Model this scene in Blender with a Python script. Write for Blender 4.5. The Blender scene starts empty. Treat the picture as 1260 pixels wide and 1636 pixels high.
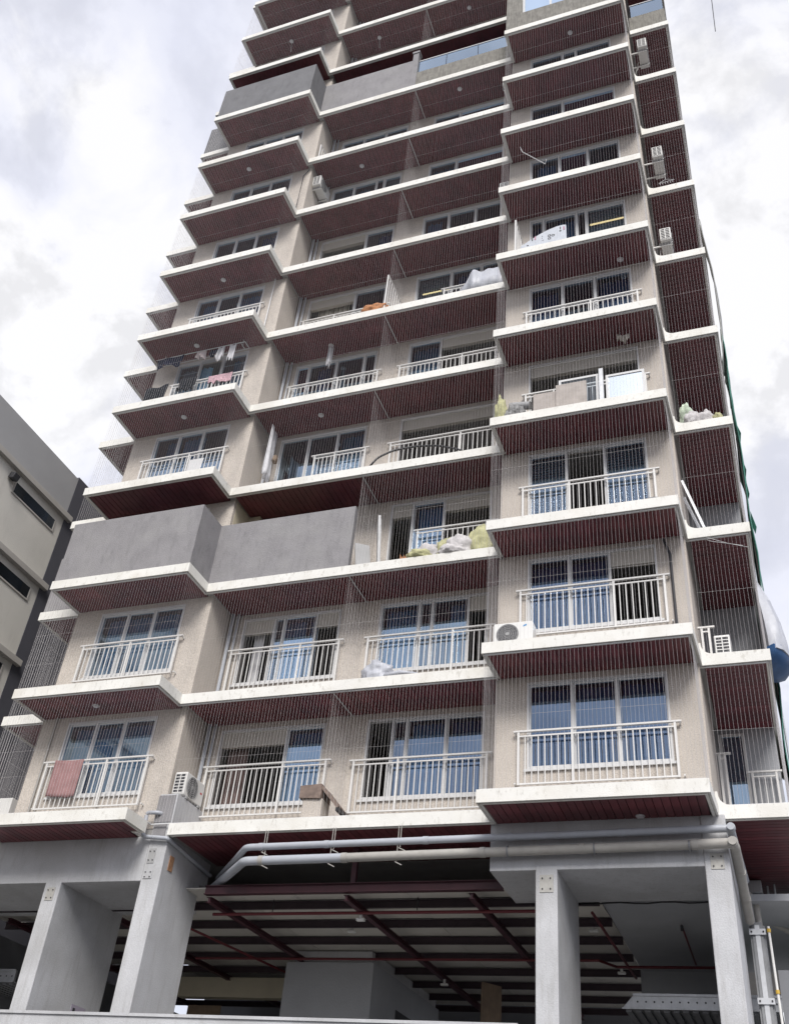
import bpy, bmesh, math, random
from mathutils import Vector, Matrix, noise
S = bpy.context.scene
C = S.collection
RND = random.Random(7)

# ---------------------------------------------------------------- camera, light, exposure
cam_d = bpy.data.cameras.new('camera')
cam = bpy.data.objects.new('camera', cam_d); C.objects.link(cam)
cam_d.sensor_fit = 'VERTICAL'; cam_d.sensor_height = 36.0
cam_d.lens = 1577.94 / 1636.0 * 36.0
cam_d.clip_start = 0.1; cam_d.clip_end = 3000
cam.matrix_world = (Matrix.Translation((4.878, -16.390, -6.784)) @ Matrix.Rotation(0.4053, 4, 'Z')
                    @ Matrix.Rotation(2.215, 4, 'X') @ Matrix.Rotation(0.1072, 4, 'Z'))
S.camera = cam

SUN_EL, SUN_AZ = math.radians(40), math.radians(19)      # azimuth from -Y (street side) towards +X
sdir = Vector((math.sin(SUN_AZ) * math.cos(SUN_EL), -math.cos(SUN_AZ) * math.cos(SUN_EL), math.sin(SUN_EL)))
sun_d = bpy.data.lights.new('sun', 'SUN'); sun_d.energy = 1.85; sun_d.angle = math.radians(24); sun_d.color = (1, .965, .92)
sun = bpy.data.objects.new('sun', sun_d); C.objects.link(sun)
sun.rotation_euler = sdir.to_track_quat('Z', 'Y').to_euler()

world = bpy.data.worlds.new('World'); S.world = world; world.use_nodes = True
nt = world.node_tree; nt.nodes.clear()
def wn(t, **kw):
    n = nt.nodes.new(t)
    for k, v in kw.items(): setattr(n, k, v)
    return n
def wl(a, b): nt.links.new(a, b)
out = wn('ShaderNodeOutputWorld'); bg = wn('ShaderNodeBackground'); bg.inputs[1].default_value = 0.1
sky = wn('ShaderNodeTexSky', sky_type='NISHITA', sun_disc=False)
sky.sun_elevation = SUN_EL; sky.sun_rotation = math.atan2(sdir.x, sdir.y)
BANK_R, BANK_L, BANK_T = (0.062, 0.594, 0.802), (-0.613, 0.464, 0.639), (-0.375, 0.332, 0.866)
tc = wn('ShaderNodeTexCoord'); mp = wn('ShaderNodeMapping')
mp.inputs['Scale'].default_value = (1, 1, 1.25); mp.inputs['Location'].default_value = (5.3, 2.2, 1.4)
wl(tc.outputs['Generated'], mp.inputs[0])
def cloud_noise(off, scale, detail, rough, dist):
    m = wn('ShaderNodeMapping'); m.inputs['Location'].default_value = off; wl(mp.outputs[0], m.inputs[0])
    n = wn('ShaderNodeTexNoise'); n.inputs['Scale'].default_value = scale; n.inputs['Detail'].default_value = detail
    n.inputs['Roughness'].default_value = rough; n.inputs['Distortion'].default_value = dist; wl(m.outputs[0], n.inputs['Vector']); return n.outputs[0]
def wmath(op, a, b=None, c=None, clamp=False):
    n = wn('ShaderNodeMath', operation=op); n.use_clamp = clamp
    for k, q in enumerate((a, b, c)):
        if q is None: continue
        if hasattr(q, 'node'): wl(q, n.inputs[k])
        else: n.inputs[k].default_value = q
    return n.outputs[0]
def bank(direction, lo, hi):                       # a bank of denser cloud round a direction
    n = wn('ShaderNodeVectorMath', operation='DOT_PRODUCT'); wl(tc.outputs['Generated'], n.inputs[0]); n.inputs[1].default_value = direction
    r = wn('ShaderNodeMapRange'); r.interpolation_type = 'SMOOTHSTEP'; r.inputs[1].default_value = lo; r.inputs[2].default_value = hi; wl(n.outputs['Value'], r.inputs[0]); return r.outputs[0]
d0 = cloud_noise((0, 0, 0), 7.0, 10, .55, .25); d1 = cloud_noise((-.022, .008, .034), 7.0, 10, .55, .25)
broad = cloud_noise((2, 1, 3), 1.7, 4, .5, .2)
dens = wmath('MULTIPLY_ADD', broad, .8, wmath('MULTIPLY', d0, .8))
dens = wmath('MULTIPLY_ADD', bank(BANK_R, .95, .995), .14, dens); dens = wmath('MULTIPLY_ADD', bank(BANK_L, .985, .999), .24, dens); dens = wmath('MULTIPLY_ADD', bank(BANK_T, .95, .995), .10, dens)
rmp = wn('ShaderNodeValToRGB'); wl(dens, rmp.inputs[0])
e = rmp.color_ramp.elements
e[0].position = .74; e[0].color = (4.6, 4.68, 5.3, 1)
e[1].position = 1.0; e[1].color = (5.7, 5.65, 5.72, 1)
m_ = rmp.color_ramp.elements.new(.89); m_.color = (4.95, 5.0, 5.5, 1)
relief = wmath('MULTIPLY_ADD', wmath('SUBTRACT', d1, d0), -2.3, 1.0)
edge = wmath('MULTIPLY_ADD', wmath('SUBTRACT', dens, .76, clamp=True), 2.2, .25, clamp=True)     # relief shows where the cloud is thick
rel = wmath('MAXIMUM', wmath('MINIMUM', wmath('MULTIPLY_ADD', wmath('SUBTRACT', relief, 1.0), edge, 1.0), 1.04), .89)
cl = wn('ShaderNodeVectorMath', operation='SCALE'); wl(rmp.outputs[0], cl.inputs[0]); wl(rel, cl.inputs['Scale'])
mixw = wn('ShaderNodeMixRGB'); mixw.inputs[0].default_value = .9
wl(sky.outputs[0], mixw.inputs[1]); wl(cl.outputs[0], mixw.inputs[2])
wl(mixw.outputs[0], bg.inputs[0]); wl(bg.outputs[0], out.inputs[0])

S.view_settings.view_transform = 'Standard'; S.view_settings.look = 'None'
S.view_settings.exposure = 0.88; S.view_settings.gamma = 1; S.view_settings.use_curve_mapping = False
S.render.engine = 'CYCLES'
S.cycles.max_bounces = 8; S.cycles.diffuse_bounces = 4; S.cycles.transparent_max_bounces = 16

# ---------------------------------------------------------------- mesh helpers
class MB:
    def __init__(s): s.v = []; s.f = []; s.m = []; s.mi = 0
    def face(s, *pts):
        b = len(s.v); s.v += [tuple(p) for p in pts]; s.f.append(tuple(range(b, b + len(pts)))); s.m.append(s.mi); return s
    def box(s, x0, x1, y0, y1, z0, z1):
        b = len(s.v)
        s.v += [(x0,y0,z0),(x1,y0,z0),(x1,y1,z0),(x0,y1,z0),(x0,y0,z1),(x1,y0,z1),(x1,y1,z1),(x0,y1,z1)]
        for q in ((0,3,2,1),(4,5,6,7),(0,1,5,4),(1,2,6,5),(2,3,7,6),(3,0,4,7)): s.f.append(tuple(b + i for i in q)); s.m.append(s.mi)
        return s
    def obox(s, c, ax, ay, az):           # centre + three half axes
        c, ax, ay, az = map(Vector, (c, ax, ay, az)); b = len(s.v)
        for sx, sy, sz in ((-1,-1,-1),(1,-1,-1),(1,1,-1),(-1,1,-1),(-1,-1,1),(1,-1,1),(1,1,1),(-1,1,1)):
            s.v.append(tuple(c + ax*sx + ay*sy + az*sz))
        for q in ((0,3,2,1),(4,5,6,7),(0,1,5,4),(1,2,6,5),(2,3,7,6),(3,0,4,7)): s.f.append(tuple(b + i for i in q)); s.m.append(s.mi)
        return s
    def bar(s, p0, p1, w, h, up=(0,0,1)):
        p0, p1, up = Vector(p0), Vector(p1), Vector(up); d = p1 - p0; z = d.normalized()
        x = z.cross(up)
        if x.length < 1e-4: x = z.cross(Vector((1,0,0)))
        x.normalize(); y = x.cross(z)
        return s.obox((p0+p1)/2, x*w/2, y*h/2, d/2)
    def tube(s, pts, r, n=8, cap=True):
        pts = [Vector(p) for p in pts]; rings = []
        for i, p in enumerate(pts):
            d = (pts[min(i+1, len(pts)-1)] - pts[max(i-1, 0)]).normalized()
            a = d.cross(Vector((0,0,1)))
            if a.length < 1e-3: a = d.cross(Vector((1,0,0)))
            a.normalize(); c = d.cross(a)
            rr = r[i] if isinstance(r, (list, tuple)) else r
            b = len(s.v)
            for k in range(n):
                t = 2*math.pi*k/n
                s.v.append(tuple(p + a*rr*math.cos(t) + c*rr*math.sin(t)))
            rings.append(b)
        for i in range(len(rings)-1):
            for k in range(n):
                q = (rings[i]+k, rings[i]+(k+1)%n, rings[i+1]+(k+1)%n, rings[i+1]+k)
                s.f.append(q); s.m.append(s.mi)
        if cap:
            s.f.append(tuple(rings[0]+k for k in range(n))[::-1]); s.m.append(s.mi)
            s.f.append(tuple(rings[-1]+k for k in range(n))); s.m.append(s.mi)
        return s
    def prism(s, poly, z0, z1):           # horizontal polygon (x, y), extruded
        b = len(s.v); n = len(poly)
        s.v += [(x,y,z0) for x,y in poly] + [(x,y,z1) for x,y in poly]
        s.f.append(tuple(b+i for i in range(n))[::-1]); s.f.append(tuple(b+n+i for i in range(n))); s.m += [s.mi]*2
        for i in range(n):
            j = (i+1) % n
            s.f.append((b+i, b+j, b+n+j, b+n+i)); s.m.append(s.mi)
        return s
    def band(s, pa, pb, z0, z1):          # strip between two polylines, extruded
        b = len(s.v); n = len(pa)
        s.v += [(x,y,z0) for x,y in pa] + [(x,y,z0) for x,y in pb] + [(x,y,z1) for x,y in pa] + [(x,y,z1) for x,y in pb]
        for i in range(n-1):
            for q in ((i, n+i, n+i+1, i+1), (2*n+i, 2*n+i+1, 3*n+i+1, 3*n+i), (i, i+1, 2*n+i+1, 2*n+i), (n+i, 3*n+i, 3*n+i+1, n+i+1)):
                s.f.append(tuple(b+k for k in q)); s.m.append(s.mi)
        for i in (0, n-1): s.f.append((b+i, b+n+i, b+3*n+i, b+2*n+i)); s.m.append(s.mi)
        return s
    def disc(s, c, nrm, r, n=16, t=.01):
        c, nrm = Vector(c), Vector(nrm).normalized()
        return s.tube([c, c + nrm*t], r, n)
    def ring(s, c, nrm, r0, r1, n=20, t=.01):
        c, z = Vector(c), Vector(nrm).normalized(); a = z.orthogonal().normalized(); d = z.cross(a); b = len(s.v)
        for k in range(n):
            u = 2*math.pi*k/n; e_ = a*math.cos(u) + d*math.sin(u)
            s.v += [tuple(c+e_*r0), tuple(c+e_*r1), tuple(c+e_*r0+z*t), tuple(c+e_*r1+z*t)]
        for k in range(n):
            i, j = b+4*k, b+4*((k+1)%n)
            for q in ((i,j,j+1,i+1),(i+2,i+3,j+3,j+2),(i+1,j+1,j+3,i+3),(i,i+2,j+2,j)): s.f.append(q); s.m.append(s.mi)
        return s
    def mesh(s, name):
        me = bpy.data.meshes.new(name); me.from_pydata(s.v, [], s.f); me.update()
        if any(s.m): me.polygons.foreach_set('material_index', s.m)
        bm = bmesh.new(); bm.from_mesh(me); bmesh.ops.recalc_face_normals(bm, faces=bm.faces); bm.to_mesh(me); bm.free()
        return me

def plo(parent):
    return Matrix.Translation(parent.location) if parent is not None else Matrix()
def link(o, parent=None, world_space=True):
    C.objects.link(o)
    if parent is not None:
        o.parent = parent
        if world_space:
            M = Matrix(); p = parent
            while p is not None: M = p.matrix_basis @ M if p.parent is None else p.matrix_parent_inverse @ p.matrix_basis @ M; p = p.parent
            o.matrix_parent_inverse = M.inverted()
    return o
def props(o, label=None, cat=None, group=None, kind=None):
    for k, v in (('label', label), ('category', cat), ('group', group), ('kind', kind)):
        if v: o[k] = v
    return o
def emit(name, mb, mat, parent=None, label=None, cat=None, group=None, kind=None, smooth=False, ws=True, bevel=0):
    me = mb.mesh(name) if isinstance(mb, MB) else mb
    for m in (mat if isinstance(mat, (list, tuple)) else [mat]): me.materials.append(m)
    o = bpy.data.objects.new(name, me); link(o, parent, ws); props(o, label, cat, group, kind)
    if smooth:
        me.polygons.foreach_set('use_smooth', [True]*len(me.polygons))
        if smooth != 'all':
            try: me.set_sharp_from_angle(angle=math.radians(35))
            except Exception: pass
    if bevel:
        b = o.modifiers.new('bevel', 'BEVEL'); b.width = bevel; b.segments = 2; b.limit_method = 'ANGLE'; b.angle_limit = math.radians(50)
    return o
def empty(name, loc, label, cat, group=None, rz=0):
    o = bpy.data.objects.new(name, None); o.location = loc; o.rotation_euler = (0, 0, rz); o.empty_display_size = .2
    C.objects.link(o); props(o, label, cat, group)
    return o
def dup(root, loc, rz, label, group=None, skip=()):
    r = root.copy(); C.objects.link(r); r.location = loc; r.rotation_euler = (0, 0, rz); r['label'] = label
    if group: r['group'] = group
    for ch in list(root.children):
        if ch.name.split('.')[0] in skip: continue
        c = ch.copy(); C.objects.link(c); c.parent = r
        for g in ch.children:
            d = g.copy(); C.objects.link(d); d.parent = c
    return r

# ---------------------------------------------------------------- materials
def mat(name, col, rough=.7, metal=0.0, var=.12, nscale=3.0, bump=0.0, bscale=60.0, streak=0.0, streak_col=(.2,.18,.15),
        spec=.5, rand=0.0, fine=0.0, patch=None, sscale=(5, 5, .7), spos=(.52, .72)):
    m = bpy.data.materials.new(name); m.use_nodes = True; t = m.node_tree; N = t.nodes; L = t.links
    b = N['Principled BSDF']; b.inputs['Roughness'].default_value = rough; b.inputs['Metallic'].default_value = metal
    b.inputs['Specular IOR Level'].default_value = spec
    tc = N.new('ShaderNodeTexCoord')
    nz = N.new('ShaderNodeTexNoise'); nz.inputs['Scale'].default_value = nscale; nz.inputs['Detail'].default_value = 7; nz.inputs['Roughness'].default_value = .6
    L.new(tc.outputs['Object'], nz.inputs['Vector'])
    r = N.new('ShaderNodeValToRGB'); L.new(nz.outputs[0], r.inputs[0])
    r.color_ramp.elements[0].position = .3; r.color_ramp.elements[1].position = .72
    r.color_ramp.elements[0].color = tuple(c*(1-var) for c in col) + (1,); r.color_ramp.elements[1].color = tuple(min(1, c*(1+var)) for c in col) + (1,)
    cur = r.outputs[0]
    def mixin(fac_out, c2, f=1.0):
        nonlocal cur
        mx = N.new('ShaderNodeMixRGB'); mx.inputs[2].default_value = tuple(c2) + (1,)
        if f != 1.0:
            mu = N.new('ShaderNodeMath'); mu.operation = 'MULTIPLY'; mu.inputs[1].default_value = f; L.new(fac_out, mu.inputs[0]); fac_out = mu.outputs[0]
        L.new(fac_out, mx.inputs[0]); L.new(cur, mx.inputs[1]); cur = mx.outputs[0]
    if streak:
        mp = N.new('ShaderNodeMapping'); mp.inputs['Scale'].default_value = sscale; L.new(tc.outputs['Object'], mp.inputs[0])
        n2 = N.new('ShaderNodeTexNoise'); n2.inputs['Scale'].default_value = 2.2; n2.inputs['Detail'].default_value = 8; n2.inputs['Roughness'].default_value = .68
        L.new(mp.outputs[0], n2.inputs['Vector'])
        r2 = N.new('ShaderNodeValToRGB'); r2.color_ramp.elements[0].position = spos[0]; r2.color_ramp.elements[1].position = spos[1]
        L.new(n2.outputs[0], r2.inputs[0]); mixin(r2.outputs[0], streak_col, streak)
    if patch:                                   # broad discoloured patches: (colour, amount, scale)
        n4 = N.new('ShaderNodeTexNoise'); n4.inputs['Scale'].default_value = patch[2]; n4.inputs['Detail'].default_value = 5
        L.new(tc.outputs['Object'], n4.inputs['Vector'])
        r4 = N.new('ShaderNodeValToRGB'); r4.color_ramp.elements[0].position = .48; r4.color_ramp.elements[1].position = .68
        L.new(n4.outputs[0], r4.inputs[0]); mixin(r4.outputs[0], patch[0], patch[1])
    if rand:
        oi = N.new('ShaderNodeObjectInfo'); hv = N.new('ShaderNodeHueSaturation')
        mr = N.new('ShaderNodeMapRange'); mr.inputs[3].default_value = 1-rand; mr.inputs[4].default_value = 1+rand
        L.new(oi.outputs['Random'], mr.inputs[0]); L.new(mr.outputs[0], hv.inputs['Value']); L.new(cur, hv.inputs['Color']); cur = hv.outputs[0]
    if fine:
        n5 = N.new('ShaderNodeTexNoise'); n5.inputs['Scale'].default_value = bscale; n5.inputs['Detail'].default_value = 3
        L.new(tc.outputs['Object'], n5.inputs['Vector'])
        hv = N.new('ShaderNodeHueSaturation'); mr = N.new('ShaderNodeMapRange'); mr.inputs[1].default_value = .3; mr.inputs[2].default_value = .7
        mr.inputs[3].default_value = 1-fine; mr.inputs[4].default_value = 1+fine
        L.new(n5.outputs[0], mr.inputs[0]); L.new(mr.outputs[0], hv.inputs['Value']); L.new(cur, hv.inputs['Color']); cur = hv.outputs[0]
    L.new(cur, b.inputs['Base Color'])
    if bump:
        n3 = N.new('ShaderNodeTexNoise'); n3.inputs['Scale'].default_value = bscale; n3.inputs['Detail'].default_value = 4
        L.new(tc.outputs['Object'], n3.inputs['Vector'])
        bp = N.new('ShaderNodeBump'); bp.inputs['Strength'].default_value = bump; bp.inputs['Distance'].default_value = .02
        L.new(n3.outputs[0], bp.inputs['Height']); L.new(bp.outputs[0], b.inputs['Normal'])
    return m
def glass_mat(name, refl, trans, gl, rough=.02):
    m = bpy.data.materials.new(name); m.use_nodes = True; t = m.node_tree; t.nodes.clear(); N = t.nodes; L = t.links
    o = N.new('ShaderNodeOutputMaterial'); mx = N.new('ShaderNodeMixShader'); g = N.new('ShaderNodeBsdfGlossy'); tr = N.new('ShaderNodeBsdfTransparent')
    g.inputs['Color'].default_value = gl + (1,); g.inputs['Roughness'].default_value = rough; tr.inputs['Color'].default_value = trans + (1,)
    tc = N.new('ShaderNodeTexCoord'); nz = N.new('ShaderNodeTexNoise'); nz.inputs['Scale'].default_value = 1.1; nz.inputs['Detail'].default_value = 1
    bp = N.new('ShaderNodeBump'); bp.inputs['Strength'].default_value = .03; bp.inputs['Distance'].default_value = .05
    L.new(tc.outputs['Object'], nz.inputs['Vector']); L.new(nz.outputs[0], bp.inputs['Height']); L.new(bp.outputs[0], g.inputs['Normal'])
    fr = N.new('ShaderNodeFresnel'); fr.inputs['IOR'].default_value = 1.5
    ma = N.new('ShaderNodeMath'); ma.operation = 'ADD'; ma.use_clamp = True; ma.inputs[1].default_value = refl
    L.new(fr.outputs[0], ma.inputs[0]); L.new(ma.outputs[0], mx.inputs[0])
    L.new(tr.outputs[0], mx.inputs[1]); L.new(g.outputs[0], mx.inputs[2]); L.new(mx.outputs[0], o.inputs[0])
    return m
def emis_mat(name, col, st):
    m = bpy.data.materials.new(name); m.use_nodes = True; b = m.node_tree.nodes['Principled BSDF']
    b.inputs['Emission Color'].default_value = col + (1,); b.inputs['Emission Strength'].default_value = st; b.inputs['Base Color'].default_value = col + (1,)
    return m
GRIME = (.30, .27, .22)
M_WHITE = mat('white_plaster', (.75, .74, .70), .75, var=.07, nscale=1.2, streak=.8, streak_col=GRIME, bump=.3, bscale=45, patch=((.60,.57,.50), .5, 1.1), sscale=(6, 6, 2.4), spos=(.55, .80))
M_WALL = mat('beige_stone_paint', (.535, .485, .43), .85, var=.08, nscale=1.5, bump=.7, bscale=42, fine=.17, streak=.25, streak_col=(.33,.29,.25), sscale=(6, 6, .5), spos=(.5, .8))
M_SLAB = mat('slab_concrete', (.34, .33, .32), .85, var=.1, bump=.2)
M_PLANK = mat('maroon_soffit_plank', (.142, .034, .042), .45, var=.32, nscale=2.2, rand=.22, spec=.5)
M_SEAM = mat('soffit_seam', (.03, .012, .014), .7)
M_FRAME = mat('white_window_frame', (.62, .62, .62), .4, var=.04)
M_RAIL = mat('white_railing_paint', (.72, .71, .69), .35, var=.05, nscale=6, streak=.15, streak_col=(.45,.36,.28), sscale=(12, 12, 12))
M_WIRE = mat('stainless_wire', (.56, .54, .54), .5, metal=.0, var=.02)
M_GLASS = glass_mat('blue_window_glass', .36, (.58, .74, .85), (.58, .76, .96))
M_GLASS_N = glass_mat('navy_window_glass', .28, (.50, .63, .74), (.46, .60, .80))
M_GLASS_DUSTY = glass_mat('dusty_sash_glass', .06, (.62, .68, .73), (.62, .68, .74), .25)
M_GLASS_C = glass_mat('clear_balustrade_glass', .42, (.66, .74, .80), (.72, .86, 1.0))
M_GLASS_D = glass_mat('dark_strip_glass', .10, (.12, .14, .16), (.6, .7, .8))
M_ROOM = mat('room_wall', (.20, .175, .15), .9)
M_CONC = mat('light_grey_render', (.50, .505, .52), .85, var=.09, nscale=1.3, bump=.25, bscale=40, fine=.06, streak=.5, streak_col=(.28,.27,.255), sscale=(3.5, 3.5, .45), spos=(.52,.76), patch=((.37,.37,.37), .6, .9))
M_PARA = mat('grey_parapet_paint', (.255, .247, .254), .85, var=.10, nscale=2.0, bump=.5, bscale=40, fine=.06, streak=.6, streak_col=(.15,.145,.15), sscale=(3.2, 3.2, .9), spos=(.50,.74), patch=((.31,.305,.30), .35, 1.3))
M_PARA2 = mat('dark_weathered_parapet', (.165, .165, .172), .85, var=.12, nscale=2.0, bump=.5, bscale=40, fine=.06, streak=.6, streak_col=(.10,.10,.105), sscale=(3.2, 3.2, .7), spos=(.5,.74))
M_ROUGH = mat('stained_bare_concrete', (.235, .225, .20), .9, var=.2, nscale=5, bump=.7, bscale=30, streak=.75, streak_col=(.12,.11,.10), sscale=(7, 7, .9), spos=(.45,.68))
M_AC = mat('ac_white_enamel', (.74, .735, .71), .4, var=.03, streak=.12, streak_col=(.5,.46,.4))
M_DARK = mat('dark_grille', (.035, .035, .04), .6)
M_ACGREY = mat('ac_grey_steel', (.33, .33, .33), .5, var=.1)
M_PIPE = mat('grey_pvc_pipe', (.40, .42, .46), .45, var=.06, nscale=3, streak=.3, streak_col=(.28,.26,.22), sscale=(2, 8, 8))
M_PIPE2 = mat('weathered_pvc_pipe', (.36, .345, .32), .6, var=.1, nscale=4, streak=.4, streak_col=(.22,.2,.17), sscale=(2, 6, 6))
M_STEEL = mat('maroon_painted_steel', (.055, .014, .022), .5, var=.2, nscale=4, streak=.2, streak_col=(.05,.02,.02))
M_PURLIN = mat('shaded_maroon_purlin', (.045, .028, .036), .5, var=.2)  # maroon steel like the beams, with the shade under the roof put into the colour
M_RED = mat('red_sprinkler_pipe', (.12, .014, .02), .45, var=.15)
M_CPANEL = mat('cream_roof_panel', (.54, .52, .48), .8, var=.10, nscale=1.1, rand=.08, patch=((.30,.27,.24), .35, .7))
M_CREAM = mat('cream_paint', (.55, .50, .38), .8, var=.06)
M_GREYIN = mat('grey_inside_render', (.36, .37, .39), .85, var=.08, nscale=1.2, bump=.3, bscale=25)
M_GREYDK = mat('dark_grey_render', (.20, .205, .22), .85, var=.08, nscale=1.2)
M_NWALL = mat('neighbour_warm_grey_paint', (.62, .60, .55), .85, var=.05, nscale=.8, bump=.25, bscale=30, streak=.2, streak_col=(.33,.31,.28), sscale=(1.5, 1.5, .3))
M_NTOP = mat('neighbour_parapet_grey', (.35, .35, .355), .85, var=.06, nscale=.7)
M_NLEDGE = mat('neighbour_ledge', (.40, .38, .35), .85, var=.06)
M_SLATE = mat('neighbour_slate_paint', (.075, .075, .09), .8, var=.08, nscale=1.0)
M_GALV = mat('galvanised_steel', (.50, .51, .53), .4, metal=.5, var=.12, nscale=5, streak=.3, streak_col=(.25,.24,.23))
M_POST = mat('dull_grey_steel', (.22, .225, .235), .5, metal=.3, var=.15, nscale=5)
M_PLY = mat('plywood', (.22, .16, .11), .8, var=.2, nscale=3, streak=.4, streak_col=(.1,.07,.05), sscale=(9, 9, .6))
M_ROAD = mat('street_asphalt', (.055, .055, .058), .9, var=.2, nscale=.5, bump=.3, bscale=20)
M_DECK = mat('deck_concrete', (.36, .355, .345), .9, var=.12, nscale=.6, bump=.3, bscale=15, patch=((.22,.21,.2), .5, .5))
M_BLACKHOSE = mat('black_hose', (.02, .02, .022), .45)
M_GREEN = mat('green_scaffold_net', (.07, .21, .17), .9, var=.3, nscale=2, streak=.3, streak_col=(.09,.19,.16), sscale=(6,6,.6))
M_GREYSHEET = mat('grey_scaffold_sheet', (.33, .335, .325), .9, var=.12, nscale=1.5)
M_BLUE = mat('blue_tarpaulin', (.035, .10, .24), .5, var=.2, nscale=4)
M_YELLOW = mat('yellow_clamp', (.55, .36, .05), .5, var=.15)
M_RUST = mat('rusty_steel_plate', (.33, .18, .10), .85, var=.4, nscale=14, streak=.5, streak_col=(.10,.05,.03), sscale=(9,9,9))
M_PLATE = mat('painted_steel_plate', (.44, .43, .40), .6, var=.12, nscale=8, streak=.3, streak_col=(.25,.2,.15), sscale=(9,9,9))
def cloth(name, col, var=.15, nscale=6): return mat(name, col, .9, var=var, nscale=nscale, bump=.3, bscale=25, spec=.2)

# ---------------------------------------------------------------- ground, podium
def plane(name, x0, x1, y0, y1, z, m):
    return emit(name, MB().face((x0,y0,z),(x1,y0,z),(x1,y1,z),(x0,y1,z)), m, kind='structure')
g = MB(); g.box(-600, 600, -600, 600, -8.6, -8.4); emit('street', g, M_ROAD, kind='structure')
g = MB(); g.box(-13.6, 14, -1.0, 26, -5.1, -4.9); emit('parking_deck', g, M_DECK, kind='structure')
pw = empty('parapet_wall', (-2, -1.1, -8.4), 'low light grey concrete wall along the very bottom of the picture', 'wall')
g = MB(); g.box(-30, 1.1, -1.2, -1.0, -8.4, -4.03); emit('wall', g, M_CONC, pw)
g = MB(); g.box(1.1, 14, -1.2, -1.0, -8.4, -4.13); emit('wall', g, M_CONC, pw)
g = MB(); g.box(-30, 1.1, -1.23, -.97, -4.03, -3.985); emit('coping', g, M_CONC, pw)

# ---------------------------------------------------------------- the tower
H = 3.0
XF, XA0, XA1, XD1, XE1 = -12.52, -11.245, -7.29, 4.0, 5.29
YA, YB, YE = 0.02, 0.96, 1.24
WA, WB, WD, WE = 1.2, 2.2, 1.12, 4.2
TOP = 14
tower = empty('apartment_tower', (-3.5, 5, -4.9), 'tall beige apartment tower with maroon plank soffits and white balcony edges', 'apartment building')

def inset(path, d):                      # path runs left to right seen from the street; inwards is +90 degrees
    P = [Vector(p) for p in path]; outp = []
    for i, p in enumerate(P):
        a = (P[i]-P[i-1]).normalized() if i else None
        b = (P[i+1]-P[i]).normalized() if i < len(P)-1 else None
        na = Vector((-a.y, a.x)) if a else None; nb = Vector((-b.y, b.x)) if b else None
        if na is None: n = nb*d
        elif nb is None: n = na*d
        else:
            n = na + nb; n = n / max(n.dot(na), .2) * d
        outp.append(tuple(p + n))
    return outp
arc = [(4.04, YE)]
LEFT = [(XF, 7.0), (XF, 1.28), (XA0, 1.28), (XA0, YA), (XA1, YA)]
RIGHT = [(0, YB), (0, 0), (XD1, 0)] + arc + [(XE1, YE), (XE1, 7.0)]
COVE = [(4.0, .26), (4.045, .26), (4.055, .17), (4.08, .10), (4.12, .055), (4.18, .02), (4.27, .0), (4.27, -.01), (4.0, -.01)]
def slab(k):
    z = k*H
    paths = [LEFT + [(XA1, YB)] + RIGHT] if k else [LEFT + [(XA1, .80), (-7.56, .80)], [(-6.87, 1.09), (-6.87, YB)] + RIGHT]
    f = MB()
    for p in paths:
        f.band(p, inset(p, .035), z-.24, z)
        f.band(inset(p, .035), inset(p, .05), z-.212, z-.004)
        f.band(inset(p, .05), inset(p, .10), z-.25, z-.004)
    s = MB()
    full = LEFT + [(XA1, YB)] + RIGHT if k else LEFT + [(XA1, .80), (-7.56, .80), (-7.56, 1.14), (-6.87, 1.14), (-6.87, YB)] + RIGHT
    ins = inset(full, .075)
    s.prism(ins + [(ins[-1][0], 16), (ins[0][0], 16)], z-.2, z-.008)
    if k != 9:
        n = len(COVE); q = len(f.v); f.v += [(x, YE+.004, z+dz) for x, dz in COVE] + [(x, YE+.11, z+dz) for x, dz in COVE]
        f.f += [tuple(range(q, q+n)), tuple(range(q+2*n-1, q+n-1, -1))] + [(q+i, q+(i+1)%n, q+n+(i+1)%n, q+n+i) for i in range(n)]; f.m += [0]*(n+2)
    emit('fascia', f, M_WHITE, tower); emit('floor_slab', s, M_SLAB, tower)
for k in range(TOP): slab(k)

# soffit planks
singles = 0; rest = MB(); unit = {}
def plank_obj(cx, cy, z, lx, ly):
    key = (round(lx, 3), round(ly, 3))
    if key not in unit:
        b = MB(); b.box(-lx/2, lx/2, -ly/2, ly/2, -.011, .011); me = b.mesh('plank'); me.materials.append(M_PLANK); unit[key] = me
    o = bpy.data.objects.new('plank', unit[key]); o.location = (cx, cy, z); link(o, tower)
def soffit(x0, x1, y0, y1, k, along='y', w=.148, gap=.012):
    global singles
    z = k*H - .216
    L0, L1 = (x0, x1) if along == 'y' else (y0, y1)
    n = max(1, round((L1-L0)/w)); w = (L1-L0)/n
    for i in range(n):
        a, b = L0 + i*w + gap/2, L0 + (i+1)*w - gap/2
        bx = (a, b, y0, y1) if along == 'y' else (x0, x1, a, b)
        if singles < 300 and k <= 2:
            plank_obj((bx[0]+bx[1])/2, (bx[2]+bx[3])/2, z, bx[1]-bx[0], bx[3]-bx[2]); singles += 1
        else: rest.box(bx[0], bx[1], bx[2], bx[3], z-.011, z+.011)
seam = MB()
def sof(x0, x1, y0, y1, k, along='y', w=.148):
    soffit(x0, x1, y0, y1, k, along, w); seam.box(x0-.01, x1+.01, y0-.01, y1+.01, k*H-.2035, k*H-.2)
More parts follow.
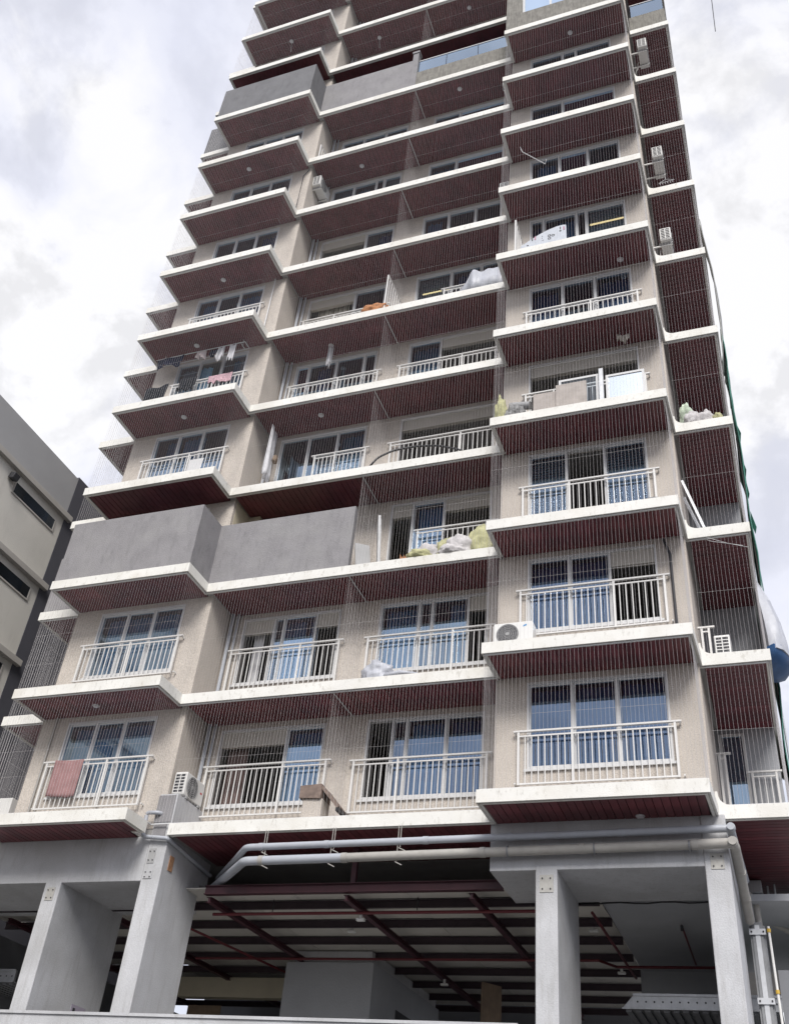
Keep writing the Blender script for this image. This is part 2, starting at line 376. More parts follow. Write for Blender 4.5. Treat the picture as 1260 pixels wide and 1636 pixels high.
for k in range(TOP):
    sof(.10, 3.90, .10, WD, k)
    sof(XA0+.10, XA1-.10 if k else -7.66, YA+.10, 1.08 if not k else WA, k)
    if not k: sof(-7.655, XA1-.10, YA+.10, .70, k)
    sof(-7.19 if k else -6.77, .10, YB+.10, WB if k else 3.0, k)
    sof(4.08 if k else 4.16, XE1-.10, YE+.10, WE if k else 6.4, k, 'x')
    sof(XF+.10, XA0+.06, 1.38, 5.0, k)
emit('plank', rest, M_PLANK, tower, kind='stuff')
emit('soffit_backing', seam, M_SEAM, tower)

# walls with window openings, storey by storey
SPEC = {}     # (bay, level) -> window segments (x0, x1, kind), kinds: g glass, o open, h header box over an opening, b blind behind glass
A = lambda s='ggg': [(-10.4, -9.61, s[0]), (-9.61, -8.83, s[1]), (-8.83, -7.97, s[2])]
D3 = lambda s='ggg': [(.65, 1.55, s[0]), (1.55, 2.41, s[1]), (2.41, 3.38, s[2])]
C3 = lambda s='ggg': [(-3.18, -2.3, s[0]), (-2.3, -1.4, s[1]), (-1.4, -.52, s[2])]
B3 = lambda s='ggg': [(-6.83, -5.95, s[0]), (-5.95, -5.07, s[1]), (-5.07, -4.19, s[2])]
for k in range(TOP):
    SPEC['A', k] = A(); SPEC['B', k] = B3(); SPEC['C', k] = C3(); SPEC['D', k] = D3()
SPEC['B', 0] = [(-6.83, -5.14, 'h'), (-5.14, -4.19, 'g')]
SPEC['B', 1] = [(-6.83, -5.98, 'h'), (-5.98, -5.72, 'g'), (-5.72, -4.84, 'g'), (-4.84, -4.19, 'h')]
SPEC['B', 4] = [(-6.83, -6.4, 'g'), (-6.4, -5.5, 'g'), (-5.5, -4.6, 'g'), (-4.6, -4.19, 'g')]
SPEC['B', 5] = [(-6.83, -5.25, 'h'), (-5.25, -4.19, 'g')]
SPEC['B', 6] = [(-6.83, -5.2, 'h'), (-5.2, -4.19, 'g')]
SPEC['B', 7] = [(-6.83, -6.0, 'b'), (-6.0, -5.15, 'g'), (-5.15, -4.85, 'g'), (-4.85, -4.19, 'b')]
SPEC['C', 0] = [(-3.18, -2.6, 'o'), (-2.6, -2.27, 'g'), (-2.27, -1.37, 'g'), (-1.37, -.52, 'g')]
SPEC['C', 1] = [(-3.18, -2.2, 'g'), (-2.2, -1.88, 'g'), (-1.88, -1.0, 'g'), (-1.0, -.52, 'h')]
SPEC['C', 2] = [(-3.18, -2.6, 'h'), (-2.6, -1.75, 'g'), (-1.75, -.52, 'h')]
SPEC['C', 3] = [(-3.18, -.52, 'h')]
SPEC['C', 4] = [(-3.18, -2.2, 'g'), (-2.2, -.52, 'h')]
SPEC['C', 5] = [(-3.18, -2.05, 'b'), (-2.05, -1.1, 'g'), (-1.1, -.52, 'g')]
SPEC['C', 7] = [(-3.18, -2.2, 'g'), (-2.2, -.52, 'b')]
SPEC['C', 8] = [(-3.18, -2.2, 'g'), (-2.2, -.52, 'b')]
SPEC['D', 1] = D3('ggh')
SPEC['D', 2] = D3('bob')
SPEC['D', 3] = [(.65, 3.38, 'h')]
SPEC['D', 5] = [(.65, 1.05, 'g'), (1.05, 2.0, 'g'), (2.0, 2.28, 'g'), (2.28, 3.38, 'b')]
SPEC['D', 7] = [(.65, 1.7, 'g'), (1.7, 3.38, 'b')]
SPEC['D', 8] = [(.65, 1.75, 'g'), (1.75, 2.2, 'g'), (2.2, 3.38, 'b')]
SPEC['A', 4] = A('gog')
WZ0, WZ1 = .80, 2.63
BAYS = {'A': (-11.18, -7.24, WA), 'B': (-7.24, -3.6, WB), 'C': (-3.6, 0.0, WB), 'D': (0.0, 3.985, WD)}
c_blue = cloth('blue_sheer_curtain', (.24, .42, .58)); c_white = cloth('white_curtain', (.62, .62, .63))
c_stripe = cloth('striped_curtain', (.50, .47, .40)); c_navy = cloth('navy_curtain', (.09, .18, .33)); c_brown = cloth('brown_curtain', (.16, .11, .10))
M_BLIND = mat('grey_slatted_blind', (.38, .38, .37), .7, var=.05); M_HEAD = mat('cream_shutter_box', (.50, .47, .42), .7, var=.06)
CURT = {('A',0): [(-10.3,-8.0,c_blue)], ('A',1): [(-10.3,-8.0,c_blue)], ('A',4): [(-10.35,-9.95,c_white),(-9.75,-9.3,c_blue),(-8.55,-8.35,c_blue),(-8.3,-8.0,c_white)],
        ('A',5): [(-10.3,-9.7,c_blue),(-9.0,-8.05,c_blue)], ('B',0): [(-5.1,-4.3,c_blue),(-6.7,-6.2,c_brown)], ('B',1): [(-6.6,-6.3,c_white),(-5.8,-5.2,c_blue),(-5.1,-4.9,c_blue)],
        ('B',4): [(-6.8,-6.45,c_blue),(-6.2,-5.8,c_navy)], ('B',5): [(-6.6,-5.5,c_stripe)], ('C',0): [(-2.2,-1.5,c_blue),(-1.3,-.6,c_navy)], ('C',1): [(-3.1,-2.3,c_blue),(-1.5,-1.15,c_blue)],
        ('C',2): [(-2.5,-1.8,c_blue)], ('C',6): [(-3.1,-2.6,c_blue)], ('D',0): [(.7,1.5,c_navy),(1.6,2.4,c_navy),(2.5,3.3,c_navy)], ('D',1): [(.7,2.4,c_navy)], ('D',4): [(.7,1.4,c_navy),(2.5,3.3,c_navy)],
        ('C',5): [(-1.9,-1.3,c_navy)], ('D',6): [(.8,1.4,c_blue)], ('D',7): [(.7,1.5,c_navy)], ('A',6): [(-8.7,-8.1,c_navy)], ('A',7): [(-10.2,-9.7,c_navy)]}
c_teal = cloth('teal_curtain', (.12, .34, .45)); c_slate = cloth('slate_blue_curtain', (.22, .33, .46))
CR = random.Random(19)
for k_ in range(TOP):
    for b_ in 'ABCD':
        if (b_, k_) in CURT: continue
        L_ = []
        for (xa, xb, kd) in SPEC[b_, k_]:
            if kd != 'g' or xb-xa < .4 or CR.random() < .22: continue
            u = CR.random(); m__ = CR.choice((c_teal, c_teal, c_slate, c_navy, c_blue))
            L_.append((xa+.05, xb-.05, m__) if u < .5 else ((xa+.05, xa+(xb-xa)*.6, m__) if u < .75 else (xa+(xb-xa)*.35, xb-.05, m__)))
        CURT[b_, k_] = L_
def curtain(x0, x1, y, z0, z1, m, par):
    b = MB(); n = max(6, int((x1-x0)/.035)); pa = []
    for i in range(n+1):
        x = x0 + (x1-x0)*i/n; pa.append((x, y + .03*math.sin(i*1.35) + .012*math.sin(i*.5+x)))
    b.band(pa, [(p[0], p[1]+.006) for p in pa], z0, z1)
    emit('curtain', b, m, par)
def window(bay, k):
    w = BAYS[bay][2]; segs = SPEC[bay, k]; z0, z1 = k*H+WZ0, k*H+WZ1
    y0, y1 = w+.03, w+.10
    x0, x1 = segs[0][0], segs[-1][1]
    f = MB()
    f.box(x0, x1, y0-.05, y1, z0, z0+.055); f.box(x0, x1, y0-.05, y1, z1-.055, z1)
    f.box(x0, x0+.04, y0-.05, y1, z0+.055, z1-.055); f.box(x1-.04, x1, y0-.05, y1, z0+.055, z1-.055)
    f.box(x0-.05, x1+.05, w-.05, y0-.05, z0-.05, z0-.002)                      # sill
    for s in segs[1:]: f.box(s[0]-.022, s[0]+.022, y0-.02, y1-.005, z0+.055, z1-.055)
    fr = emit('window', f, M_FRAME, tower)
    for i, (a, b, kd) in enumerate(segs):
        a += .04 if i == 0 else .022; b -= .04 if i == len(segs)-1 else .022
        dy = .012 if i % 2 else .0
        if kd in 'gb':
            p = MB(); sw = .026
            p.box(a, b, y0+.005+dy, y0+.04+dy, z0+.055, z0+.055+sw); p.box(a, b, y0+.005+dy, y0+.04+dy, z1-.055-sw, z1-.055)
            p.box(a, a+sw, y0+.005+dy, y0+.04+dy, z0+.055+sw, z1-.055-sw); p.box(b-sw, b, y0+.005+dy, y0+.04+dy, z0+.055+sw, z1-.055-sw)
            emit('sash', p, M_FRAME, fr)
            p = MB(); p.face((a+sw, y0+.022+dy, z0+.055+sw), (b-sw, y0+.022+dy, z0+.055+sw), (b-sw, y0+.022+dy, z1-.055-sw), (a+sw, y0+.022+dy, z1-.055-sw))
            emit('pane', p, M_GLASS_N if bay == 'D' or (bay == 'C' and k == 0) else M_GLASS, fr)
        if kd == 'h':
            p = MB(); p.box(a, b, y0+.01, y1+.05, z1-.40, z1-.056); p.box(a, b, y0-.01, y0+.01, z1-.42, z1-.37); emit('shutter_box', p, M_HEAD, fr)
        if kd == 'b':
            p = MB()
            for j in range(22): p.box(a, b, y1+.06, y1+.09, z0+.06+j*.078, z0+.06+j*.078+.06)
            emit('blind', p, M_BLIND, fr)
    for (a, b, m) in CURT.get((bay, k), []): curtain(a, b, w+.26, z0+.03, z1-.08, m, fr)

for k in range(TOP):
    z0, z1 = k*H-.004, k*H+H-.2
    wl_ = MB()
    for bay, (x0, x1, w) in BAYS.items():
        if k == 9 and bay == 'D': continue
        wz0, wz1 = k*H+WZ0, k*H+WZ1
        a, b = SPEC[bay, k][0][0], SPEC[bay, k][-1][1]
        wl_.box(x0, a, w, w+.2, z0, z1); wl_.box(b, x1, w, w+.2, z0, z1)
        wl_.box(a, b, w, w+.2, z0, wz0); wl_.box(a, b, w, w+.2, wz1, z1)
    wl_.box(-11.18, -10.98, WA+.2, 5, z0, z1); wl_.box(5.0, 5.18, WE+.2, 15.8, z0, z1); wl_.box(-12.3, -12.1, 5.2, 15.8, z0, z1); wl_.box(-12.3, 5.18, 15.8, 15.98, z0, z1)                # left flank behind the leftmost bay
    wl_.box(-7.44, -7.24, WA+.2, WB+1.2, z0, z1)             # return beside bay B
    wl_.box(.0, .2, WD+.2, WB+1.2, z0, z1)
    wl_.box(3.785, 3.985, WD+.2, WE+.2, z0, z1)              # return beside bay E
    emit('storey_wall', wl_, M_WALL, tower)
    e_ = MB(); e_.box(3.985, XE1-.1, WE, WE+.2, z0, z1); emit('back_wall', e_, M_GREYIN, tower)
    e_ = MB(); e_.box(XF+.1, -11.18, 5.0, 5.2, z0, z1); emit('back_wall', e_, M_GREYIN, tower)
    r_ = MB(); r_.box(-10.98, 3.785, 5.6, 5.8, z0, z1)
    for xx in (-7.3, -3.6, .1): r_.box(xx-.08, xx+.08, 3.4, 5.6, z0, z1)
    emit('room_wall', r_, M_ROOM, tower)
    for bay in 'ABCD':
        if k == 9 and bay == 'D': continue
        window(bay, k)
# warm tube lamps that show through two windows
M_TUBE = emis_mat('warm_tube', (1.0, .66, .30), 1.3)
for nm, x0, x1, y, z in (('lamp_tube', -3.0, -2.12, WB+.16, 5*H+1.95), ('lamp_tube', 2.36, 3.30, WD+.16, 5*H+2.05)):
    t = MB(); t.tube([(x0, y, z), (x1, y, z)], .025, 8); emit(nm, t, M_TUBE, tower, label='glowing warm yellow tube behind the pane')

# solid parapets on the refuge floors, and the top corner wall with its window
def parapet(path, k, h, m, y_in=.14, d0=.05):
    p0 = inset(path, d0); p1 = inset(path, d0+y_in); b = MB(); b.band(p0, p1, k*H, k*H+h); emit('parapet', b, m, tower)
parapet([(XA0, 3.0), (XA0, YA), (XA1, YA), (XA1, YB), (-3.62, YB)], 2, 1.80, M_PARA)
parapet([(XF, 5.0), (XF, 1.28), (XA0+.1, 1.28)], 2, 1.75, M_PARA)
parapet([(XA0, 3.0), (XA0, YA), (XA1, YA), (XA1, YB+.12)], 9, 1.88, M_PARA2)
parapet([(XA1-.04, YB), (-3.72, YB)], 9, 1.875, M_PARA)
parapet([(XF, 5.0), (XF, 1.28), (XA0+.1, 1.28)], 9, 1.75, M_PARA2)
parapet([(-3.72, YB), (-.02, YB)], 9, .92, M_ROUGH, .15, .05)
parapet([(4.05, YE), (XE1, YE), (XE1, 4)], 9, .95, M_ROUGH, .15, .05)
b = MB(); b.box(-3.80, -3.58, YB+.03, YB+.25, 27, 29.3); b.box(-3.83, -3.55, YB, YB+.28, 29.3, 29.42); emit('parapet_pier', b, M_PARA, tower)
for (x0, x1) in ((-3.56, -2.5), (-2.48, -1.30), (-1.28, -.08)):
    b = MB(); b.box(x0, x1, YB+.12, YB+.135, 27.93, 28.78); emit('glass_panel', b, M_GLASS_C, tower)
b = MB(); b.bar((-3.56, YB+.128, 28.80), (-.06, YB+.128, 28.80), .05, .04); emit('glass_rail', b, M_FRAME, tower)
b = MB(); b.box(4.12, 5.2, YE+.12, YE+.135, 27.96, 28.85); emit('glass_panel', b, M_GLASS_C, tower)
b = MB(); b.bar((4.1, YE+.128, 28.87), (5.24, YE+.128, 28.87), .05, .04); emit('glass_rail', b, M_FRAME, tower)
b = MB()
b.box(.04, .60, .04, .24, 27, 29.78); b.box(3.4, 3.95, .04, .24, 27, 29.78); b.box(.60, 3.4, .04, .24, 27, 27.98); b.box(.60, 3.4, .04, .24, 29.6, 29.78)
b.box(.04, .24, .24, 2.2, 27, 29.78); b.box(3.75, 3.95, .24, 4.2, 27, 29.78)
emit('corner_wall', b, M_ROUGH, tower)
f = MB(); f.box(.60, 3.4, .10, .2, 27.98, 28.06); f.box(.60, .68, .1, .2, 28.06, 29.6); f.box(3.32, 3.4, .1, .2, 28.06, 29.6)
for x in (1.58, 2.5): f.box(x-.035, x+.035, .1, .2, 28.06, 29.6)
fr = emit('window', f, M_FRAME, tower)
for x0, x1 in ((.68, 1.545), (1.615, 2.465), (2.535, 3.32)):
    p = MB(); p.face((x0, .15, 28.06), (x1, .15, 28.06), (x1, .15, 29.6), (x0, .15, 29.6)); emit('pane', p, M_GLASS_C, fr)
# yellow columns and dark downpipe in the recess behind the refuge-floor parapet
b = MB(); b.box(-7.35, -6.9, 2.0, 2.19, 6, 8.78); b.box(-7.235, -7.228, 1.3, 2.0, 6, 8.78); emit('recess_column', b, M_CREAM, tower)
b = MB(); b.box(-6.9, -5.2, 2.188, 2.197, 6, 8.78); emit('recess_paint', b, M_CREAM, tower)

# railings
bal = {}
def baluster_mesh(h):
    h = round(h, 3)
    if h not in bal:
        b = MB(); b.box(-.0095, .0095, -.0095, .0095, 0, h); me = b.mesh('baluster'); me.materials.append(M_RAIL); bal[h] = me
    return bal[h]
n_bal = 0
def railing(x0, x1, y, z0, z1, mid=(), ends=True, step=.128, wall=None):
    global n_bal
    f = MB(); f.bar((x0-.10, y, z1), (x1+.12, y, z1), .055, .035)             # handrail
    rl = emit('railing', f, M_RAIL, tower)
    for zz, w in ((z1-.10, .028), (z0, .032)):
        f = MB(); f.bar((x0, y, zz), (x1, y, zz), w, w); emit('rail', f, M_RAIL, rl)
    for x in [x0, x1] + list(mid):
        p = MB(); p.box(x-.022, x+.022, y-.022, y+.022, z0-.02, z1-.018); emit('post', p, M_RAIL, rl)
    if wall:
        for x in (x0-.07, x1+.09):
            for zz in (z1-.02, z0+.02):
                p = MB(); p.bar((x, y, zz), (x, wall, zz), .03, .03); emit('bracket', p, M_RAIL, rl)
    n = int(round((x1-x0)/step)); J = MB()
    for i in range(1, n):
        x = x0 + (x1-x0)*i/n
        if any(abs(x-m) < .04 for m in mid): continue
        if z0 < 9 and n_bal < 300:
            o = bpy.data.objects.new('baluster', baluster_mesh(z1-z0-.10)); o.location = (x, y, z0); link(o, rl); n_bal += 1
        else: J.box(x-.0095, x+.0095, y-.0095, y+.0095, z0, z1-.10)
    if J.v: emit('baluster', J, M_RAIL, rl, kind='stuff')
    return rl
railing(-10.56, -7.87, WA-.12, .50, 1.60, (-8.94,), wall=WA)
railing(-10.56, -7.87, WA-.12, 3.68, 4.66, (-9.2,), wall=WA)
railing(-10.52, -7.90, WA-.12, 9.55, 10.66, (-9.0,), wall=WA)
railing(-10.30, -7.90, WA-.12, 12.55, 13.62, (-8.9,), wall=WA)
railing(-10.40, -7.90, WA-.12, 15.55, 16.62, (), wall=WA)
railing(-6.95, -4.02, WB-.12, .55, 1.70, (-5.05,), wall=WB)
railing(-6.95, -4.10, WB-.12, 3.55, 4.70, (-5.1,), wall=WB)
railing(-5.60, -4.10, WB-.12, 9.55, 10.70, (-5.0,), wall=WB)
railing(-6.85, -4.05, WB-.12, 12.55, 13.66, (-5.3,), wall=WB)
railing(-6.85, -4.05, WB-.12, 15.5, 16.55, (-5.8,), wall=WB)
railing(-3.36, -.42, WB-.12, .50, 1.64, (-2.35,), wall=WB)
railing(-3.36, -.42, WB-.12, 3.55, 4.68, (-1.3,), wall=WB)
railing(-2.36, -.42, WB-.12, 6.50, 7.62, (), wall=WB)
railing(-3.36, -.42, WB-.12, 9.55, 10.70, (-1.4,), wall=WB)
railing(-3.36, -.42, WB-.12, 12.55, 13.65, (-1.5,), wall=WB)
railing(-2.2, -.42, WB-.12, 15.5, 16.65, (), wall=WB)
railing(.51, 3.45, WD-.10, .48, 1.54, (1.55,), wall=WD)
railing(.52, 3.50, WD-.10, 3.68, 4.78, (2.48,), wall=WD)
railing(.55, 3.50, WD-.10, 6.50, 7.60, (1.62,), wall=WD)
railing(.60, 3.50, WD-.10, 9.50, 10.55, (1.3,), wall=WD)
railing(.60, 3.50, WD-.10, 12.50, 13.58, (2.3,), wall=WD)

# wire grilles
def wires(mb, p0, p1, z0, z1, step=.075, r=.0019, horiz=True):
    p0, p1 = Vector(p0), Vector(p1); L = (p1-p0).length; n = max(1, int(round(L/step))); ph = RND.random()
    for i in range(n):
        p = p0 + (p1-p0)*((i+.5)/n)
        x, y = p.x + RND.uniform(-.004, .004), p.y + RND.uniform(-.004, .004); b = len(mb.v)
        for zz in (z0, z1):
            for t in (0, 2.094, 4.189): mb.v.append((x+r*math.cos(t+.5), y+r*math.sin(t+.5), zz))
        for j in range(3): mb.f.append((b+j, b+(j+1)%3, b+3+(j+1)%3, b+3+j)); mb.m.append(mb.mi)
    if horiz:
        zz = z0 + (z1-z0)*.52
        mb.bar((p0.x, p0.y, zz), (p1.x, p1.y, zz-.01), .002, .002)
def track(mb, p0, p1, z): mb.bar((p0[0], p0[1], z), (p1[0], p1[1], z), .022, .02)
def grille(paths, k, z0=None):
    b = MB(); t = MB(); lo, hi = k*H + .001 if z0 is None else z0, (k+1)*H - .245
    for pa in paths:
        for p, q in zip(pa, pa[1:]):
            wires(b, p, q, lo, hi); track(t, p, q, hi-.012); track(t, p, q, lo+.011)
    o = emit('wire_grille', b, M_WIRE, tower, kind='stuff')
    emit('grille_track', t, M_FRAME, o)
e1 = .05
for k in range(13):
    if k not in (2, 9):
        grille([[(XA0+e1, WA), (XA0+e1, YA+e1), (XA1-e1, YA+e1), (XA1-e1, YB+e1), (-3.56, YB+e1)]], k)
        grille([[(XF+e1, 5.0), (XF+e1, 1.28+e1), (-11.2, 1.28+e1)]], k)
    if k != 9:
        grille([[(-3.56, WB), (-3.56, YB+e1), (e1-.03, YB+e1)]], k)
        grille([[(e1, WD), (e1, e1), (XD1-e1, e1), (XD1-e1, WD)]], k)
        grille([[(4.06, YE+e1), (XE1-e1, YE+e1), (XE1-e1, WE)]], k)

# piloti level: beams, columns, pier
b = MB(); b.box(-14.2, -7.34, 1.1, 3.45, -1.12, -.205); emit('edge_beam', b, M_CONC, tower, bevel=.012)
b = MB(); b.box(-.02, 3.72, 1.1, 3.04, -1.09, -.205); emit('edge_beam', b, M_CONC, tower, bevel=.012)
def column(x0, x1, y0, y1, z1):
    b = MB(); b.box(x0, x1, y0, y1, -4.9, z1); return emit('column', b, M_CONC, tower, bevel=.018)
c1 = column(-9.66, -9.27, 1.094, 3.5, -1.0); c2 = column(-7.335, -6.9, 1.09, 2.65, .70); c3 = column(.82, 1.21, 1.094, 3.02, -1.0); c4 = column(3.72, 4.13, 1.08, 3.2, -.21)
b = MB(); b.box(-7.33, -6.905, 2.65, 2.95, -.74, -.21); emit('haunch', b, M_CONC, tower)
b = MB(); b.box(-13.2, -12.8, 1.094, 3.5, -4.9, -1.0); emit('column', b, M_CONC, tower, bevel=.018)
def plate(x, z, w, h, col, m, y=1.09):
    b = MB(); b.box(x-w/2, x+w/2, y-.012, y, z-h/2, z+h/2); p = emit('anchor_plate', b, m, col)
    b = MB()
    for sx in (-.3, .3):
        for sz in (-.3, .3): b.tube([(x+sx*w, y-.013, z+sz*h), (x+sx*w, y-.03, z+sz*h)], .012, 8)
    emit('bolt', b, M_DARK, tower) if False else None
    bb = bpy.data.objects.new('bolt', b.mesh('bolt')); bb.data.materials.append(M_DARK); link(bb, tower)
plate(-9.47, -1.35, .2, .26, tower, M_PLATE, 1.094); plate(1.02, -1.33, .24, .3, tower, M_PLATE, 1.094); plate(3.93, -1.02, .22, .26, tower, M_PLATE, 1.08); plate(-7.2, -.62, .16, .3, tower, M_ACGREY, 1.09)
plate(-7.19, -1.0, .2, .16, tower, M_CONC, 1.088)
b = MB(); b.box(-6.9, -6.886, 1.30, 1.46, -.85, -.55); emit('anchor_plate', b, M_RUST, tower)
b = MB(); b.box(-7.34, -6.93, 1.075, 1.09, .08, .66); b.box(-7.30, -7.0, 1.07, 1.09, -.22, .03); emit('repair_patch', b, M_PARA, tower)
# lift core, walls and ceilings under the tower
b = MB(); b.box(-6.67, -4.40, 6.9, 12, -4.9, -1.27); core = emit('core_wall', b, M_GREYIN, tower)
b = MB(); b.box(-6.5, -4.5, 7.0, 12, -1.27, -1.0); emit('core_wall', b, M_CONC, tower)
b = MB(); b.box(-4.40, -4.385, 8.6, 10.2, -4.9, -1.95); emit('doorway', b, M_DARK, tower)
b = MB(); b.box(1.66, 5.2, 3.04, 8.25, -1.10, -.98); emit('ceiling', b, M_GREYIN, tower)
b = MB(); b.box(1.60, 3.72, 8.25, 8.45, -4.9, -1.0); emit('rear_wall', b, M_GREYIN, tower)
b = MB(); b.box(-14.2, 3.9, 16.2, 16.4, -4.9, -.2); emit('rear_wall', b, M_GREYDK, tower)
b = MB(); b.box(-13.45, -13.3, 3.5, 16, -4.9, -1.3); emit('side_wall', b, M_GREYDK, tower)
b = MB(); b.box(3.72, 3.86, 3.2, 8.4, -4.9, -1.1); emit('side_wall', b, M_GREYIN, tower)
b = MB(); b.box(-10.85, -6.67, 9.0, 9.3, -1.66, -1.17); emit('cream_beam', b, M_CREAM, tower)
b = MB(); b.box(-2.9, 1.0, 12.5, 12.7, -4.9, -2.2); emit('low_wall', b, M_GREYIN, tower)
# risers beside the B windows, one run per storey
for k in range(0, 12):
    b = MB(); b.tube([(-7.13, WB-.1, k*H), (-7.13, WB-.1, k*H+2.78)], .045, 10); b.tube([(-6.99, WB-.07, k*H), (-6.99, WB-.07, k*H+2.78)], .028, 8)
    emit('riser_pipe', b, M_PIPE, tower, smooth=True)
b = MB(); b.tube([(3.66, WD-.06, 3.0), (3.66, WD-.06, 5.3), (3.55, WD-.06, 5.7)], .028, 8); emit('conduit', b, M_DARK, tower, smooth=True)
b = MB(); b.tube([(-10.75, WA-.05, .0), (-10.75, WA-.05, 2.77)], .028, 8); emit('conduit', b, M_PIPE2, tower, smooth=True)
b = MB(); b.tube([(-7.62, WA-.05, 15.0), (-7.62, WA-.05, 17.77)], .022, 8); emit('conduit', b, M_FRAME, tower, smooth=True)
b = MB(); b.tube([(-7.5, WA-.05, 21.4), (-7.5, WA-.05, 23.3), (-7.3, WA-.06, 23.6)], .018, 8); emit('conduit', b, M_DARK, tower, smooth=True)
# door and inner rails at the recessed right bay
b = MB(); b.box(4.06, 4.12, WE-.05, WE, .0, 2.66); b.box(4.52, 4.58, WE-.05, WE, .0, 2.66); b.box(4.12, 4.52, WE-.05, WE, 2.6, 2.66)
dr = emit('door', b, M_FRAME, tower)
p = MB(); p.face((4.12, WE-.02, 0), (4.52, WE-.02, 0), (4.52, WE-.02, 2.6), (4.12, WE-.02, 2.6)); emit('pane', p, M_GLASS, dr)
railing(4.64, 5.1, WE-.15, .3, 1.75, ()); railing(4.06, 4.17, 3.4, .1, 1.9, ())
railing(4.06, 4.2, 2.2, 3.1, 4.15, ())

# ---------------------------------------------------------------- steel parking roof under the tower
roof = empty('parking_roof', (-4, 6, -1.1), 'maroon steel frame with cream panels roofing the dark parking space between the columns', 'steel roof')
YP = [3.05, 4.45, 5.80, 7.20, 8.6, 10.0, 11.4, 12.8]
XR = [-12.4, -9.35, -6.3, -3.22, -.65]
b = MB(); b.box(-6.4, -.03, 2.10, 2.15, -1.10, -.95); b.box(-6.4, -.03, 2.05, 2.20, -1.112, -1.10); b.box(-6.4, -.03, 2.05, 2.20, -.95, -.938); emit('front_beam', b, M_STEEL, roof)
b = MB(); b.box(-3.15, -3.05, 2.1, 2.2, -.938, -.21); emit('hanger_post', b, M_STEEL, roof)
for y in YP:
    x0 = -13.3; x1 = 1.6
    b = MB(); b.box(x0, x1, y+.02, y+.035, -1.13, -1.0); b.box(x0, x1, y-.012, y+.062, -1.138, -1.13); b.box(x0, x1, y-.012, y+.062, -1.0, -.985); emit('purlin', b, M_PURLIN, roof)
for x in XR:
    y0 = 2.15 if x > -7 else 3.5
    b = MB(); b.box(x-.02, x+.02, y0, 13, -1.24, -1.155); b.box(x-.06, x+.06, y0, 13, -1.252, -1.24); b.box(x-.06, x+.06, y0, 13, -1.155, -1.143); emit('rafter', b, M_STEEL, roof)
pm = {}
for i in range(len(YP)):
    ya = (2.16 if i == 0 else YP[i-1]+.09); yb = YP[i]-.04
    for xa in [-13.3 + 1.24*j for j in range(12)]:
        xb = xa + 1.225; za = -.97
        if i == 0 and xb < -6.9: continue
        key = (round(yb-ya, 3))
        if key not in pm:
            q = MB(); q.box(0, 1.225, 0, yb-ya, 0, .02); me = q.mesh('roof_panel'); me.materials.append(M_CPANEL); pm[key] = me
        o = bpy.data.objects.new('roof_panel', pm[key]); o.location = (xa, ya, za + RND.uniform(-.003, .003)); link(o, roof)
g_l = 'small lamps under the parking roof'
M_LAMP = mat('lamp_plastic', (.72, .72, .70), .4)
def lamp(x, y, z, label):
    b = MB(); b.box(x-.09, x+.09, y-.05, y+.05, z-.05, z); b.box(x-.03, x+.03, y-.02, y+.02, z, z+.1); emit('parking_lamp', b, M_LAMP, None, label, 'lamp', g_l, bevel=.012)
lamp(-3.22, 3.0, -1.36, 'small white lamp on the maroon rafter crossing above the middle of the parking space')
lamp(-4.2, 4.9, -1.08, 'small white lamp on the second dark purlin left of the middle rafter')
lamp(-3.15, 8.5, -1.36, 'small white lamp far back on the middle rafter')
lamp(1.15, 4.9, -1.08, 'small white lamp just right of the third column')
lamp(1.15, 8.4, -1.08, 'small white lamp deep inside right of the third column')
sp = empty('sprinkler_pipe', (-2, 3, -1.27), 'long red sprinkler pipe running across below the front purlin of the parking roof', 'pipe')
b = MB(); b.tube([(-6.6, 2.93, -1.27), (.9, 2.93, -1.27)], .032, 10); emit('pipe_run', b, M_RED, sp, smooth=True)
b = MB()
for x in (-5.2, -2.0, .4): b.tube([(x, 2.93, -1.23), (x, 2.93, -.98)], .01, 6)
emit('hanger', b, M_DARK, sp)
sp = empty('sprinkler_pipe', (0, 6.6, -1.28), 'red sprinkler pipe far back bending across to the grey ceiling behind the right columns', 'pipe')
b = MB(); b.tube([(-9.0, 6.55, -1.28), (.95, 6.55, -1.28), (1.25, 7.1, -1.28), (3.7, 7.1, -1.28)], .03, 10); emit('pipe_run', b, M_RED, sp, smooth=True)
b = MB(); b.tube([(2.97, 4.2, -1.2), (2.93, 7.1, -1.22)], .02, 8); emit('branch', b, M_RED, sp, smooth=True)
b = MB(); b.tube([(2.97, 4.2, -1.2), (2.97, 4.2, -1.3)], .03, 8); emit('sprinkler_head', b, M_DARK, sp)
sp = empty('sprinkler_pipe', (1.5, 5, -1.2), 'red pipe running straight inwards along the edge of the grey ceiling', 'pipe')
b = MB(); b.tube([(1.45, 3.1, -1.26), (1.5, 8.2, -1.26)], .03, 8); emit('pipe_run', b, M_RED, sp, smooth=True)
sp = empty('sprinkler_pipe', (-8, 5, -1.3), 'thin dark red pipe slanting back left of the grey core wall', 'pipe')
b = MB(); b.tube([(-7.5, 3.2, -1.4), (-7.0, 7.6, -1.35), (-7.0, 7.7, -1.9)], .028, 8); emit('pipe_run', b, M_RED, sp, smooth=True)
b = MB(); pts = [(1.25 + .25*i, 3.02, -1.115 - .015*math.sin(i*1.7)) for i in range(11)]
b.tube(pts, .014, 6); emit('cable', b, M_BLACKHOSE, None, 'thin black cable strung under the back edge of the right beam', 'cable', smooth='all')
b = MB(); b.obox((-10.0, 9.1, -3.2), (.5, 0, 0), (0, .015, 0), (0, 0, 1.35)); emit('plywood_board', b, M_PLY, None, 'brown plywood board standing under the cream beam left of the core', 'board')
